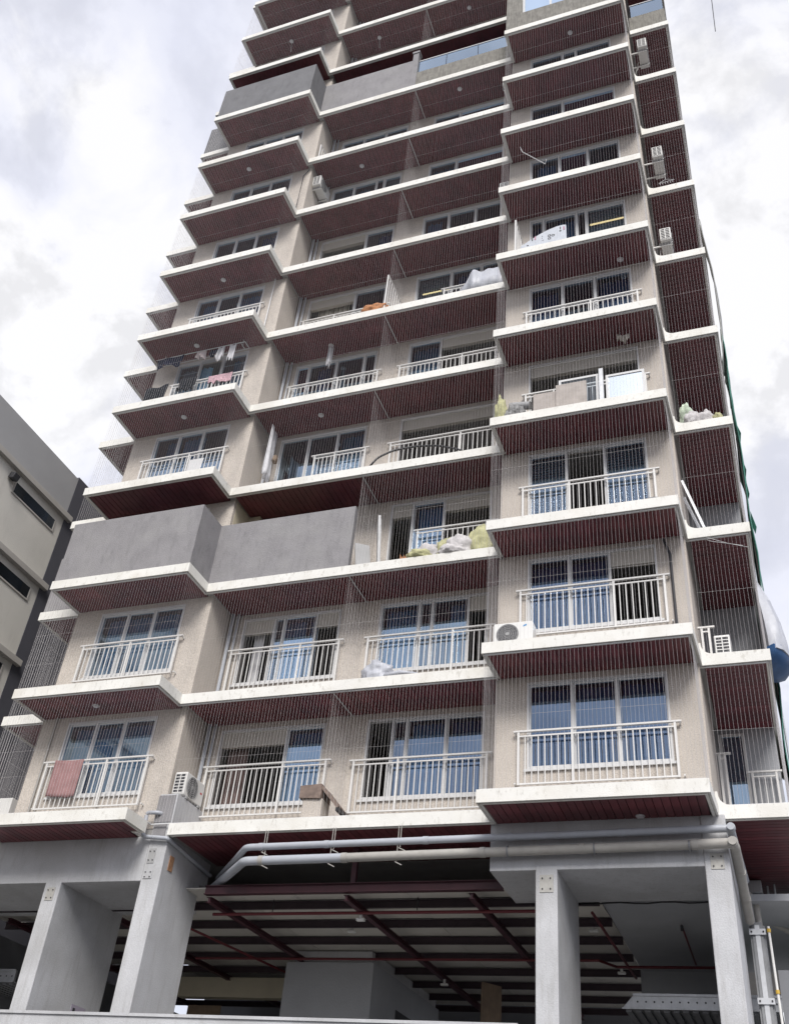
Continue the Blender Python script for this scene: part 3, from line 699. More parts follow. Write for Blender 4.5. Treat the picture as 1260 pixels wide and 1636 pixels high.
b = MB(); b.obox((-2.1, 9.0, -1.75), (.18, .25, 0), (-.012, .008, 0), (0, 0, .5)); emit('hanging_board', b, M_PLY, None, 'brown board hanging from the far end of the parking roof', 'board')
# car-lift decks
def lift(loc, L, label):
    r = empty('car_lift_deck', loc, label, 'car lift'); x, y, z = loc
    b = MB(); P = [(x, z-.25), (x+.24, z), (x+L, z), (x+L, z-.25)]
    n = len(P); v = [(p[0], y, p[1]) for p in P] + [(p[0], y+.06, p[1]) for p in P]
    b.v = v; b.f = [(0,1,2,3), (7,6,5,4)] + [(i, (i+1)%n, n+(i+1)%n, n+i) for i in range(n)]; b.m = [0]*len(b.f)
    b.box(x+.22, x+L, y-.03, y, z-.03, z+.015); b.box(x, x+L, y-.03, y, z-.265, z-.235)
    emit('side_beam', b, M_GALV, r)
    b = MB()
    for i in range(int(L/.16)): b.tube([(x+.3+.16*i, y-.004, z-.13), (x+.3+.16*i, y+.002, z-.13)], .018, 8)
    emit('bolt_hole', b, M_DARK, r, kind='stuff')
    b = MB(); n = int(L/.18)
    for i in range(n): b.box(x+.06+.18*i, x+.06+.18*i+.11, y+.06, y+2.4, z-.30, z-.25); b.box(x+.06+.18*i+.11, x+.06+.18*(i+1), y+.06, y+2.4, z-.26, z-.24)
    emit('corrugated_deck', b, M_GREYDK, r)
lift((1.64, 5.0, -2.27), 3.0, 'pale perforated steel beam of a car lift between the two right columns')
lift((-15.2, 3.9, -2.2), 3.1, 'pale steel edge of a car lift at the far left behind the left column')
# notice on the left column
b = MB(); b.box(-9.268, -9.262, 2.48, 2.98, -3.7, -3.16); nb = emit('notice', b, mat('notice_paper', (.40,.36,.44), .7), None, 'small pale lilac notice stuck low on the side of the left column', 'notice')
b = MB(); b.box(-9.262, -9.259, 2.54, 2.62, -3.3, -3.22)
for i in range(4): b.box(-9.262, -9.259, 2.55, 2.90-.05*(i % 3), -3.38-.06*i, -3.36-.06*i)
emit('print', b, M_DARK, nb)

# ---------------------------------------------------------------- drain pipes
dp = empty('drain_pipe', (-.4, .9, -.6), 'upper grey drain pipe slung along under the lowest balconies', 'drain pipe', 'grey drain pipes under the first floor')
def elbow(pts, r, n=4):
    P = [Vector(p) for p in pts]; o = [P[0]]
    for i in range(1, len(P)-1):
        a = (P[i-1]-P[i]).normalized(); c = (P[i+1]-P[i]).normalized()
        for j in range(n+1):
            t = j/n; p0, p2 = P[i]+a*r, P[i]+c*r
            o.append(p0*(1-t)**2 + P[i]*2*t*(1-t) + p2*t*t)
    o.append(P[-1]); return o
def pipe(rt, pts, r, m, name='pipe_run', er=.12):
    b = MB(); b.tube(elbow(pts, er), r, 16); return emit(name, b, m, rt, smooth=True)
def couplings(rt, pts, r, m, axis):
    for p in pts:
        p = Vector(p); b = MB(); b.tube([p - Vector(axis)*.05, p + Vector(axis)*.05], r, 16); emit('coupling', b, m, rt, smooth=True)
def hangers(rt, xs, y, zt, zb, m):
    for x in xs:
        b = MB(); b.tube([(x, y, zt), (x, y, zb-.03)], .008, 6); b.bar((x-.02, y-.02, zb-.05), (x+.10, y+.02, zb-.10), .04, .012); emit('hanger', b, m, rt)
pipe(dp, [(-6.65, 2.95, -.50), (-4.93, .9, -.58), (4.21, .9, -.53), (4.28, 3.0, -.75)], .065, M_PIPE)
couplings(dp, [(-3.2, .9, -.571), (-1.2, .9, -.56), (.4, .9, -.551), (2.4, .9, -.54), (-4.6, .9, -.578)], .073, M_PIPE, (1, 0, 0))
b = MB(); b.tube([(4.22, .79, -.53), (4.22, .83, -.53)], .062, 16); b.tube([(4.22, .83, -.53), (4.22, .93, -.53)], .072, 16); emit('end_cap', b, M_PIPE, dp, smooth=True)
hangers(dp, (-4.55, -3.05, -1.7), .9, -.25, -.64, M_PIPE2)
dp = empty('drain_pipe', (-.4, .9, -.85), 'lower and thicker grey drain pipe running below its twin to the right corner', 'drain pipe', 'grey drain pipes under the first floor')
pipe(dp, [(-6.8, 2.95, -.76), (-4.92, .9, -.85), (-2.8, .9, -.84)], .085, M_PIPE)
pipe(dp, [(-2.8, .9, -.84), (4.24, .9, -.78), (4.27, 3.0, -1.45)], .084, M_PIPE2)
couplings(dp, [(-4.55, .9, -.848), (-2.8, .9, -.84), (-.1, .9, -.816), (1.7, .9, -.80), (3.6, .9, -.786)], .094, M_PIPE2, (1, 0, 0))
couplings(dp, [(4.255, 1.7, -1.03), (4.262, 2.4, -1.255)], .092, M_PIPE2, Vector((0, .95, -.3)))
b = MB(); b.tube([(4.22, .77, -.78), (4.22, .81, -.78)], .07, 16); b.tube([(4.22, .81, -.78), (4.22, .92, -.78)], .086, 16); emit('end_cap', b, M_PIPE2, dp, smooth=True)
hangers(dp, (-4.5, -3.1, -1.75), .9, -.25, -.90, M_PIPE2)
for x in (.35, 1.9, 3.5): b = MB(); b.ring((x, .9, -.81), (1, 0, 0), .086, .10, 16, .03); b.tube([(x+.015, .92, -.81), (x+.015, 1.1, -.81)], .01, 6); emit('clip', b, M_POST, dp)
dp = empty('drain_pipe', (-7.2, 1.0, 0), 'thin pale pipe bent around the head of the big left column', 'drain pipe')
pipe(dp, [(-7.2, 1.09, .27), (-7.24, 1.0, .26), (-7.50, 1.0, .27), (-7.47, 1.0, -.24), (-6.86, 1.0, -.30), (-6.84, 2.9, -.46)], .042, M_PIPE, er=.06)
couplings(dp, [(-7.485, 1.0, .05), (-7.2, 1.0, -.267)], .049, M_PIPE, (.2, 0, .2))

# ---------------------------------------------------------------- air conditioner units
G_AC = 'air conditioner outdoor units on the balconies'
def ac_proto(name, loc, rz, label, w=.80, d=.30, h=.56, mark=None):
    r = empty(name, loc, label, 'air conditioner', G_AC, rz)
    b = MB(); b.box(-w/2, w/2, -d/2, d/2, .05, h)
    emit('body', b, M_AC, r, ws=False, bevel=.018)
    cx = -w*.14; cz = h*.53; R = h*.40
    b = MB(); b.disc((cx, -d/2-.001, cz), (0, -1, 0), R, 28, .004); emit('fan_opening', b, M_DARK, r, ws=False)
    b = MB()
    for q in (.18, .36, .54, .72, .90, 1.0): b.ring((cx, -d/2-.008, cz), (0, -1, 0), R*q-.006, R*q+.004, 28, .008)
    for j in range(8):
        t = math.pi*j/8; b.bar((cx-R*math.cos(t), -d/2-.012, cz-R*math.sin(t)), (cx+R*math.cos(t), -d/2-.012, cz+R*math.sin(t)), .006, .006, (0, 1, 0))
    b.disc((cx, -d/2-.012, cz), (0, -1, 0), R*.17, 16, .012)
    emit('fan_guard', b, M_ACGREY, r, ws=False)
    b = MB(); b.box(-w/2-.004, -w/2, -d/2+.03, d/2-.03, .09, h-.05); cp = emit('coil', b, M_DARK, r, ws=False)
    b = MB()
    for j in range(7): zz = .09 + (h-.14)*j/6; b.box(-w/2-.014, -w/2-.004, -d/2+.02, d/2-.02, zz-.008, zz+.008)
    for yy in (-d/2+.025, 0, d/2-.025): b.box(-w/2-.013, -w/2-.0045, yy-.01, yy+.01, .08, h-.04)
    emit('coil_guard', b, M_AC, r, ws=False)
    for sx in (-1, 1):
        b = MB(); b.box(sx*w*.33-.03, sx*w*.33+.03, -d/2-.02, d/2+.02, 0, .05); emit('foot', b, M_ACGREY, r, ws=False)
    return r
ac0 = ac_proto('air_conditioner', (-7.04, 1.66, .70), math.pi/2, 'white air conditioner on the pier beside the lowest middle balcony, fan facing sideways')
b = MB(); b.box(.24, .32, -.152, -.1505, .30, .34); emit('maker_mark', b, mat('red_mark', (.5,.05,.06), .5), ac0, ws=False)
SK = ('maker_mark',)
a = dup(ac0, (.56, .42, 3.0), 0, 'white air conditioner with blue mark at the left end of a right balcony', G_AC, SK)
b = MB()
for i in range(2): q = .20 + i*.035; b.v += [(q, -.1525, .44+.012*i), (q+.03, -.1525, .44+.012*i), (q+.045, -.1525, .48+.012*i), (q+.015, -.1525, .48+.012*i)]; b.f.append(tuple(range(4*i, 4*i+4))); b.m.append(0)
emit('maker_mark', b, mat('blue_mark', (.02,.25,.55), .5), a, ws=False)
dup(ac0, (-12.0, 1.62, .42), 0, 'white air conditioner at the far left edge, standing low beside the left wall', G_AC, SK)
dup(ac0, (-6.75, 1.55, 21.05), 0, 'white air conditioner sitting on the middle balcony slab under another unit', G_AC, SK)
dup(ac0, (-7.05, 1.75, 22.85), math.pi/2, 'air conditioner bracketed on the pillar above a second unit on the middle balcony', G_AC, SK)
dup(ac0, (-.20, 1.65, 19.55), math.pi/2, 'small white air conditioner at the inner corner beside the right bay, lower of two there', G_AC, SK)
dup(ac0, (-.22, 1.65, 25.75), math.pi/2, 'white air conditioner at the inner corner just under the stained concrete parapet', G_AC, SK)
dup(ac0, (4.34, 2.0, 16.05), math.pi/2, 'air conditioner with dark louvres hung in the right recess, lowest of the three hung there', G_AC, SK)
dup(ac0, (4.40, 1.95, 19.9), math.pi/2, 'air conditioner hung in the right recess above a wire hanger', G_AC, SK)
dup(ac0, (4.36, 1.75, 25.95), math.pi/2, 'topmost air conditioner hung in the right recess under the glass rail', G_AC, SK)
dup(ac0, (4.45, 1.85, 2.95), math.pi/2, 'small air conditioner with white louvres on the right recess floor by a white post', G_AC, SK)
def stand(x, y0, y1, z, xw, label):
    for y in (y0, y1):
        b = MB(); b.bar((xw, y, z-.02), (x, y, z-.02), .035, .035); emit('wall_bracket', b, M_AC, tower)
for x, y0, y1, z, xw in ((4.5, 1.75, 2.25, 16.05, 3.985), (4.55, 1.7, 2.2, 19.9, 3.985), (4.5, 1.5, 2.0, 25.95, 3.985), (-6.9, 1.5, 2.0, 22.85, -7.24), (-.35, 1.4, 1.9, 19.55, 0.0), (-.37, 1.4, 1.9, 25.75, 0.0), (-12.3, 1.6, 1.7, .42, -11.18)): stand(x, y0, y1, z, xw, '')
for x, y, z in ((4.1, 1.9, 15.0), (4.1, 1.9, 25.0)):
    b = MB(); b.tube([(4.0, y, z+.3), (4.12, y-.05, z+.55), (4.15, y, z+1.0), (4.2, y+.1, z+1.2)], .02, 8); emit('refrigerant_line', b, M_PIPE2, tower, smooth='all')

# ---------------------------------------------------------------- ceiling lights
G_CL = 'round ceiling lights under the balcony slabs'
cl0 = empty('ceiling_light', (0, 0, 0), '', 'ceiling light', G_CL)
b = MB(); b.tube([(0,0,-.035), (0,0,-.008)], [.062, .07], 18); emit('diffuser', b, mat('light_diffuser', (.62,.59,.60), .35), cl0, ws=False, smooth=True)
b = MB(); b.ring((0,0,-.012), (0,0,1), .07, .082, 20, .012); emit('rim', b, M_FRAME, cl0, ws=False)
CL = [(-9.39, .72, 1, 'left balcony, lowest white light of the building'), (-9.26, .71, 4, 'left balcony above a white board leaning on the rail'), (-5.38, 1.61, 4, 'middle balcony above the lone sky reflection'),
      (-9.54, .70, 5, 'left balcony behind hanging laundry'), (-5.54, 1.76, 5, 'middle balcony with a pale cloth hanging from it'), (-9.28, .72, 6, 'left balcony two floors above the laundry, small'), (-9.47, .61, 8, 'left balcony just under the upper grey parapet storey'),
      (-5.52, 1.63, 8, 'middle balcony above the two stacked air conditioners'), (-2.02, 1.46, 9, 'centre balcony below the glass rail'), (-1.93, 1.5, 11, 'centre balcony above the glass rail'), (-9.29, .67, 11, 'left balcony above the upper grey parapet'),
      (-5.75, 1.59, 11, 'middle balcony above the upper grey parapet'), (2.13, .6, 9, 'right bay below the stained corner wall'), (3.15, .88, 5, 'right bay above the foam sheet storey, tiny'), (2.72, .98, 0, 'right bay at the very bottom above the pipes')]
for i, (x, y, k, w) in enumerate(CL):
    lab = 'round white ceiling light under the ' + w
    if i == 0: cl0.location = (x, y, k*H-.227); cl0['label'] = lab
    else: dup(cl0, (x, y, k*H-.227), 0, lab, G_CL)
for k, bx in ((11, -9.29), (11, -5.75)):
    b = MB(); b.tube([(bx, .7 if bx < -7 else 1.6, k*H-.26), (bx+.05, .75 if bx < -7 else 1.65, k*H-.95)], .006, 6)
    emit('pull_cord', b, M_FRAME, None, 'thin cord hanging from a ceiling light on the %s balcony near the top' % ('left' if bx < -7 else 'middle'), 'cord')

# ---------------------------------------------------------------- things on the balconies
def blob(name, loc, size, m, label, cat, group=None, seed=0, crease=.22, rz=0, freq=2.2):
    bm = bmesh.new(); bmesh.ops.create_icosphere(bm, subdivisions=4, radius=1)
    for v in bm.verts:
        n = v.co.normalized(); d = 1 + crease*noise.noise(n*freq + Vector((seed*3.7, seed, 0))) + crease*.6*abs(noise.noise(n*freq*2.3 + Vector((seed, 9, 0)))) + crease*.25*noise.noise(n*freq*6 + Vector((0, seed, 5)))
        v.co = n*d
        if v.co.z < -.55: v.co.z = -.55 - (v.co.z+.55)*-.15
    mnz = min(v.co.z for v in bm.verts)
    for v in bm.verts: v.co.z -= mnz; v.co.x *= size[0]; v.co.y *= size[1]; v.co.z *= size[2]
    me = bpy.data.meshes.new(name); bm.to_mesh(me); bm.free(); me.materials.append(m)
    me.polygons.foreach_set('use_smooth', [True]*len(me.polygons))
    o = bpy.data.objects.new(name, me); o.location = loc; o.rotation_euler = (0, 0, rz); C.objects.link(o); props(o, label, cat, group)
    return o
def drape(name, p0, p1, drop, m, label, cat, group=None, seed=0, back=.0, fold=.05, n=22, rows=10, ragged=.15, parent=None, thick=.012):
    """cloth hanging from the line p0-p1"""
    p0, p1 = Vector(p0), Vector(p1); d = (p1-p0); nrm = Vector((-d.y, d.x, 0)).normalized(); b = MB(); R = random.Random(seed)
    ph = R.random()*6; prof = [1 + ragged*noise.noise(Vector((i*.35, seed*2.1, 0))) for i in range(n+1)]
    for j in range(rows+1):
        t = j/rows
        for i in range(n+1):
            u = i/n; a = fold*(.3+t)*math.sin(u*9+ph) + fold*.5*t*math.sin(u*23+ph*2)
            p = p0 + d*(u + .03*t*math.sin(u*7+ph)*(1-abs(2*u-1))) + nrm*(a + back*t) + Vector((0, 0, -drop*prof[i]*t - .02*math.sin(u*math.pi)))
            b.v.append(tuple(p))
    for j in range(rows):
        for i in range(n): q = j*(n+1)+i; b.f.append((q, q+1, q+n+2, q+n+1)); b.m.append(0)
    o = emit(name, b, m, parent, label, cat, group, smooth='all')
    s = o.modifiers.new('thickness', 'SOLIDIFY'); s.thickness = thick
    return o
c_pink = cloth('faded_pink_towel', (.34, .20, .20)); c_black = cloth('black_cloth', (.018, .02, .026)); c_dkblue = cloth('dark_blue_cloth', (.025, .03, .06)); c_lin = cloth('white_linen', (.66, .66, .68)); c_rose = cloth('rose_flower_cloth', (.58, .38, .42), var=.4, nscale=20); c_orange = cloth('orange_cloth', (.42, .20, .10), var=.3)
M_SACK = cloth('white_woven_sack', (.52, .50, .50), var=.2, nscale=8); M_YSACK = cloth('yellow_green_sack', (.44, .43, .25), var=.35, nscale=5); M_GBAG = cloth('green_printed_bag', (.50, .58, .46), var=.6, nscale=3); M_PLASTIC = mat('white_plastic_sheet', (.47, .485, .53), .45, var=.14, nscale=3, bump=.6, bscale=8)

# A0 towel
o = drape('towel', (-10.33, WA-.155, 1.63), (-9.55, WA-.155, 1.61), .86, c_pink, 'faded pink towel hung over the rail of the lowest left balcony', 'towel', seed=3, fold=.012, ragged=.03)
# B0 box with a dark slanted lid
bx = empty('slab_box', (-3.6, 1.2, 0), 'grey masonry box with a sagging brown sheet lid on the lowest middle balcony edge', 'box')
b = MB(); b.box(-3.93, -3.50, 1.05, 1.45, .0, .42); emit('body', b, M_WALL, bx, bevel=.02)
b = MB(); b.v = [(-4.0, 1.0, .68), (-3.52, 1.0, .70), (-3.52, 1.5, .66), (-4.0, 1.5, .66), (-4.0, 1.0, .43), (-3.52, 1.0, .40), (-3.52, 1.5, .43), (-4.0, 1.5, .43)]
b.f = [(0,1,2,3), (4,7,6,5), (0,4,5,1), (1,5,6,2), (2,6,7,3), (3,7,4,0)]; b.m = [0]*6
b.obox((-3.33, 1.25, .43), (.20, 0, -.22), (0, .22, 0), (.02, 0, .02)); emit('lid', b, mat('brown_rotten_sheet', (.20,.15,.125), .85, var=.35, nscale=7), bx)
b = MB(); b.bar((-3.13, 1.0, .16), (-3.13, 1.4, .16), .06, .07); emit('lid_batten', b, M_BLACKHOSE, bx)
# C1 bag
blob('white_bag', (-2.68, 1.25, 3.0), (.34, .2, .30), M_PLASTIC, 'crumpled white plastic bag lying on the centre balcony edge beside the right bay', 'bag', seed=5, crease=.35)
b = MB(); b.tube([(-2.5, 1.15, 3.08), (-2.1, 1.08, 3.12), (-1.7, 1.06, 3.05)], [.07, .05, .02], 10); emit('plastic_sheet', b, M_PLASTIC, None, 'strip of white plastic trailing right of the crumpled bag', 'plastic sheet', smooth='all')
# C2 sacks, frames
sk = [(-1.75, 1.28, .30, .19, M_SACK, 'grey white sack, leftmost big one of the heap on the balcony beside the grey parapet'), (-1.30, 1.30, .26, .24, M_YSACK, 'yellow sack standing upright in the middle of the heap beside the grey parapet'), (-.95, 1.22, .30, .24, M_SACK, 'white sack in the heap, pushed between two yellow sacks'),
      (-.50, 1.28, .30, .32, M_YSACK, 'tall pale yellow sack at the right end of the heap'), (-1.1, 1.12, .28, .12, M_SACK, 'low flat white sack at the front of the heap'), (-1.9, 1.12, .26, .10, M_YSACK, 'low yellowish sack at the left front of the heap')]
for i, (x, y, w, h, m, lab) in enumerate(sk): blob('sack', (x, y, 6.0), (w*1.05, .22, h*1.55), m, lab, 'sack', 'sacks heaped on a balcony edge', seed=11+i, crease=.28)
b = MB(); R = random.Random(5)
for i in range(26):
    x = -2.15 + R.uniform(-.22, .25); y = 1.12 + R.uniform(-.04, .06); a = R.uniform(0, 6.3); h = R.uniform(.06, .24); w = .04
    b.face((x-w, y, 6.02), (x+w, y+.01, 6.02), (x+w*.3+.08*math.cos(a), y+.03*math.sin(a), 6.02+h))
emit('dry_leaves', b, c_orange, None, 'small clump of orange and yellow dried leaves left of the sacks', 'leaves', kind='stuff')
b = MB(); b.obox((-3.05, 1.35, 6.72), (.03, .01, 0), (-.12, .28, 0), (-.06, 0, .74)); b.obox((-3.0, 1.33, 6.72), (.012, .0, 0), (-.09, .22, 0), (-.05, 0, .66)); emit('white_frame', b, mat('faded_white_board', (.5,.5,.5), .6, var=.1, nscale=8), None, 'white frame leaning upright at the left end of the balcony with sacks', 'frame', bevel=.008)  # a plain white frame leaning upright
b = MB(); b.obox((-3.38, 1.25, 6.36), (.15, .1, 0), (-.01, .015, 0), (-.06, 0, .42)); emit('spare_board', b, M_ACGREY, None, 'grey board leaning low against the end of the grey parapet', 'panel')
# A3, B3
b = MB(); b.obox((-8.68, 1.0, 10.02), (.22, 0, .0), (0, .012, 0), (0, .03, .33)); emit('white_board', b, M_FRAME, None, 'white board propped behind the left balcony rail', 'board', bevel=.01)
b = MB(); b.box(-10.3, -9.3, 1.0, 1.2, 9.0, 9.72); emit('blue_crate_stack', b, cloth('pale_blue_fabric', (.35, .45, .62)), None, 'pale blue folded bedding behind the left balcony rail below the laundry', 'bedding', bevel=.05)
drape('hanging_cloth', (-6.78, 1.75, 11.5), (-6.70, 1.35, 11.5), 1.75, c_lin, 'long white cloth hanging beside the middle balcony pillar', 'cloth', seed=8, fold=.05, ragged=.1)
blob('rag', (-6.62, 1.7, 10.35), (.07, .1, .16), M_PLY, 'small brown rag hung beside the long white cloth', 'rag', seed=3)
# C3 hose
b = MB(); P = [(-3.50, 1.12, 9.05), (-3.3, 1.2, 9.45), (-2.95, 1.35, 9.75), (-2.4, 1.5, 9.90), (-1.8, 1.5, 9.80), (-1.2, 1.45, 9.50), (-.85, 1.4, 9.2)]
b.tube(elbow(P, .15), .028, 8); emit('hose', b, M_BLACKHOSE, None, 'black hose arching across in front of the centre balcony rail', 'hose', smooth='all')
# A4 laundry
drape('black_garment', (-10.75, .52, 13.05), (-10.0, .55, 13.12), .75, c_black, 'black garment draped over the left end of the laundry balcony rail', 'garment', seed=12, fold=.09, ragged=.5)
drape('black_garment', (-9.95, .9, 13.63), (-9.35, .92, 13.63), .45, c_black, 'smaller black garment over the rail right of the larger one', 'garment', seed=13, fold=.05, ragged=.4)
drape('flowered_cloth', (-9.05, WA-.16, 13.66), (-8.25, WA-.16, 13.66), .30, c_rose, 'rose flowered cloth spread over the balcony rail under the laundry', 'cloth', seed=14, fold=.02, ragged=.35)
rk = empty('laundry_rod', (-9.2, .78, 14.5), 'thin laundry rod frame hung under the soffit of the left balcony', 'laundry rod')
b = MB(); b.tube([(-10.9, .72, 14.50), (-7.85, .72, 14.50)], .012, 6); b.tube([(-10.9, 1.0, 14.50), (-7.85, 1.0, 14.50)], .012, 6); b.tube([(-7.85, .72, 14.5), (-7.85, 1.0, 14.5)], .012, 6); emit('rod', b, M_FRAME, rk)
b = MB()
for x in (-10.7, -8.0): b.tube([(x, .85, 14.5), (x, .85, 14.76)], .006, 6); b.tube([(x, .72, 14.5), (x, 1.0, 14.5)], .01, 6)
emit('hanger_cord', b, M_FRAME, rk)
drape('laundry', (-10.85, .72, 14.49), (-9.9, .72, 14.49), .34, c_dkblue, 'dark blue laundry on the left end of the rod', 'laundry', 'laundry on the rod', seed=21, fold=.07, ragged=.5)
drape('laundry', (-9.45, .72, 14.49), (-9.15, .72, 14.49), .32, cloth('pinkish_cloth', (.55,.48,.48)), 'pinkish white laundry in the middle of the rod', 'laundry', 'laundry on the rod', seed=22, fold=.06, ragged=.6)
drape('laundry', (-9.0, .76, 14.49), (-8.75, .8, 14.49), .22, c_dkblue, 'small dark laundry right of the pinkish one', 'laundry', 'laundry on the rod', seed=23, fold=.06, ragged=.5)
drape('laundry', (-8.72, .72, 14.49), (-8.52, .72, 14.49), .50, c_lin, 'white laundry hanging slanted near the right end of the rod', 'laundry', 'laundry on the rod', seed=24, fold=.06, ragged=.5)
drape('laundry', (-8.36, .72, 14.49), (-8.12, .72, 14.49), .62, c_lin, 'longest white laundry, rightmost on the rod', 'laundry', 'laundry on the rod', seed=25, fold=.05, ragged=.4)
drape('hanging_cloth', (-5.58, 1.72, 14.72), (-5.45, 1.80, 14.72), .75, c_lin, 'pale twisted cloth hanging from the ceiling light of the middle balcony', 'cloth', seed=31, fold=.04, ragged=.5)
# B5 side rail + cloth
def side_grid(x, y0, y1, z0, z1, label, n=7):
    r = empty('side_gate', (x, y0, z0), label, 'gate'); b = MB()
    b.bar((x, y0, z1), (x, y1, z1), .04, .04); b.bar((x, y0, z0+.05), (x, y1, z0+.05), .04, .04); b.bar((x, y0, z0), (x, y0, z1), .04, .04); b.bar((x, y1, z0), (x, y1, z1), .04, .04)
    emit('frame', b, M_RAIL, r)
    for i in range(1, n):
        yy = y0 + (y1-y0)*i/n; b = MB(); b.tube([(x, yy, z0+.06), (x, yy, z1-.02)], .012, 6); emit('bar', b, M_RAIL, r)
side_grid(-3.62, 1.06, 2.12, 15.0, 16.55, 'white barred gate closing the side of the middle balcony next to an orange cloth')
side_grid(.46, .25, 1.05, 15.0, 16.62, 'white barred gate standing at the left end of the balcony with printed foam sheet', 5)
side_grid(-7.12, 1.25, 2.1, 24.0, 25.2, 'white barred gate beside the pillar two storeys above the stacked air conditioners', 6)
blob('orange_cloth', (-3.95, 1.10, 15.0), (.36, .10, .22), c_orange, 'orange and yellow cloth bundle on the slab beside the white barred gate', 'cloth', seed=41, crease=.5)
# C5 tarp
b = MB(); nn = 24
for j in range(9):
    t = j/8
    for i in range(nn+1):
        u = i/nn; x = -1.42 + 1.33*u; hz = (.86*min(1, u*3.2) if u < .31 else .86 - .12*(u-.31)) + .04*math.sin(u*22)
        b.v.append((x, 1.06 + .55*t + .035*math.sin(u*14+t*5) , 15.0 + hz*(1 - abs(t-.0)**3*.3) * (1 if j else 1) - (0 if j else 0)))
for i in range(nn+1): b.v.append((-1.42 + 1.33*i/nn, 1.045 + .02*math.sin(i*1.3), 15.0))
for j in range(8):
    for i in range(nn): q = j*(nn+1)+i; b.f.append((q, q+1, q+nn+2, q+nn+1)); b.m.append(0)
for i in range(nn): b.f.append((9*(nn+1)+i, 9*(nn+1)+i+1, i+1, i)); b.m.append(0)
o = emit('plastic_cover', b, M_PLASTIC, None, 'white plastic sheet covering a pile at the right end of the centre balcony', 'plastic cover', smooth='all'); o.modifiers.new('thickness', 'SOLIDIFY').thickness = .015
# D2 dish
b = MB(); b.tube([(3.45, .50, 6.25), (3.45, .46, 6.27)], [.19, .21], 24); b.tube([(3.45, .55, 6.0), (3.45, .52, 6.25)], .02, 8); emit('dish', b, M_POST, None, 'small dark round dish at the right end of the balcony under the cardboard', 'dish', smooth=True)
# D3 clutter
b = MB(); b.box(.95, 1.62, .30, .50, 9.0, 9.80); emit('cardboard', b, mat('grey_cardboard', (.40, .36, .33), .85, var=.15, nscale=5, streak=.3, streak_col=(.55,.52,.5), sscale=(1,1,14)), None, 'lower left sheet of grey cardboard on the cluttered right balcony', 'cardboard', 'cardboard sheets', bevel=.01)
b = MB(); b.box(1.50, 2.22, .24, .30, 9.0, 9.92); emit('cardboard', b, bpy.data.materials['grey_cardboard'], None, 'taller grey cardboard sheet in front of the leaning window sashes', 'cardboard', 'cardboard sheets', bevel=.01)
def sash(x0, x1, z0, z1, y, label, lean=.1):
    r = empty('spare_window', ((x0+x1)/2, y, z0), label, 'window sash', 'window sashes leaning on a balcony'); b = MB(); w = .06
    for a, c_ in (((x0, y, z0+w/2), (x1, y, z0+w/2)), ((x0, y+lean, z1), (x1, y+lean, z1))): b.bar(a, c_, .04, w)
    for x in (x0+w/2, x1-w/2): b.bar((x, y, z0), (x, y+lean, z1), w, .04)
    emit('frame', b, M_FRAME, r)
    b = MB(); b.face((x0+w, y+.01, z0+w), (x1-w, y+.01, z0+w), (x1-w, y+lean, z1-w/2), (x0+w, y+lean, z1-w/2)); emit('pane', b, M_GLASS_DUSTY, r)
sash(1.50, 2.45, 9.0, 10.42, .55, 'left window sash leaning on the cluttered right balcony behind cardboard')
sash(2.62, 3.52, 9.0, 10.32, .55, 'right window sash leaning on the cluttered right balcony')
b = MB(); b.obox((2.53, .52, 9.75), (.05, 0, 0), (0, .05, 0), (0, .05, .75)); emit('grey_plank', b, M_GALV, None, 'narrow grey plank standing between the two leaning sashes', 'plank')
b = MB(); b.tube([(.35, .5, 9.72), (.85, .45, 9.62)], [.11, .10], 14); emit('grey_roll', b, M_ACGREY, None, 'grey roll lying on the left of the cluttered right balcony', 'roll', smooth=True)
blob('yellow_bag', (.17, .32, 9.0), (.13, .14, .52), M_YSACK, 'upright yellow bag at the left corner of the cluttered right balcony', 'bag', seed=51, crease=.4)
blob('junk_bag', (.47, .4, 9.0), (.2, .2, .36), mat('dark_mixed_junk', (.22,.22,.22), .8, var=.8, nscale=16), 'dark bag of scrap between the yellow bag and the grey roll', 'bag', seed=52, crease=.6)
drape('dangling_rag', (2.95, .6, 11.62), (3.25, .62, 11.6), .22, cloth('tan_rag', (.50,.46,.40)), 'small tan rag dangling under the soffit above the leaning sashes', 'rag', seed=53, fold=.06, ragged=.7)
# D5 foam sheet with print
fs = empty('foam_sheet', (1.2, .3, 15), 'curved white foam sheet with printed marks on the right balcony', 'foam sheet')
prof = [(.60, .42), (.85, .60), (1.1, .76), (1.35, .88), (1.6, .95), (1.78, .96), (1.86, .93), (1.86, .0), (.60, .0)]
b = MB(); n = len(prof); b.v = [(x, .26, 15+z) for x, z in prof] + [(x, .32, 15+z) for x, z in prof]
b.f = [tuple(range(n)), tuple(range(2*n-1, n-1, -1))] + [(i, (i+1)%n, n+(i+1)%n, n+i) for i in range(n)]; b.m = [0]*len(b.f)
emit('sheet', b, mat('white_foam', (.50, .53, .58), .5, var=.08, nscale=5, bump=.4, bscale=9), fs)
b = MB()
for cx, cz in ((1.40, .50), (1.40, .62), (1.50, .60)): b.ring((cx, .2555, 15+cz), (0, -1, 0), .028, .045, 16, .003)
for x, z, w, h in ((.93, .62, .03, .12), (1.70, .84, .03, .10), (1.70, .72, .05, .05), (.80, .40, .05, .03), (1.2, .66, .02, .02), (1.2, .58, .02, .02), (1.22, .48, .02, .02)): b.box(x-w/2, x+w/2, .2525, .2595, 15+z-h/2, 15+z+h/2)
emit('print', b, M_DARK, fs)
b = MB()
for x, z in ((1.01, .64), (1.80, .80)): b.box(x-.02, x+.02, .2525, .2595, 15+z-.07, 15+z+.07)
emit('print', b, mat('pink_print', (.45,.22,.30), .6), fs)
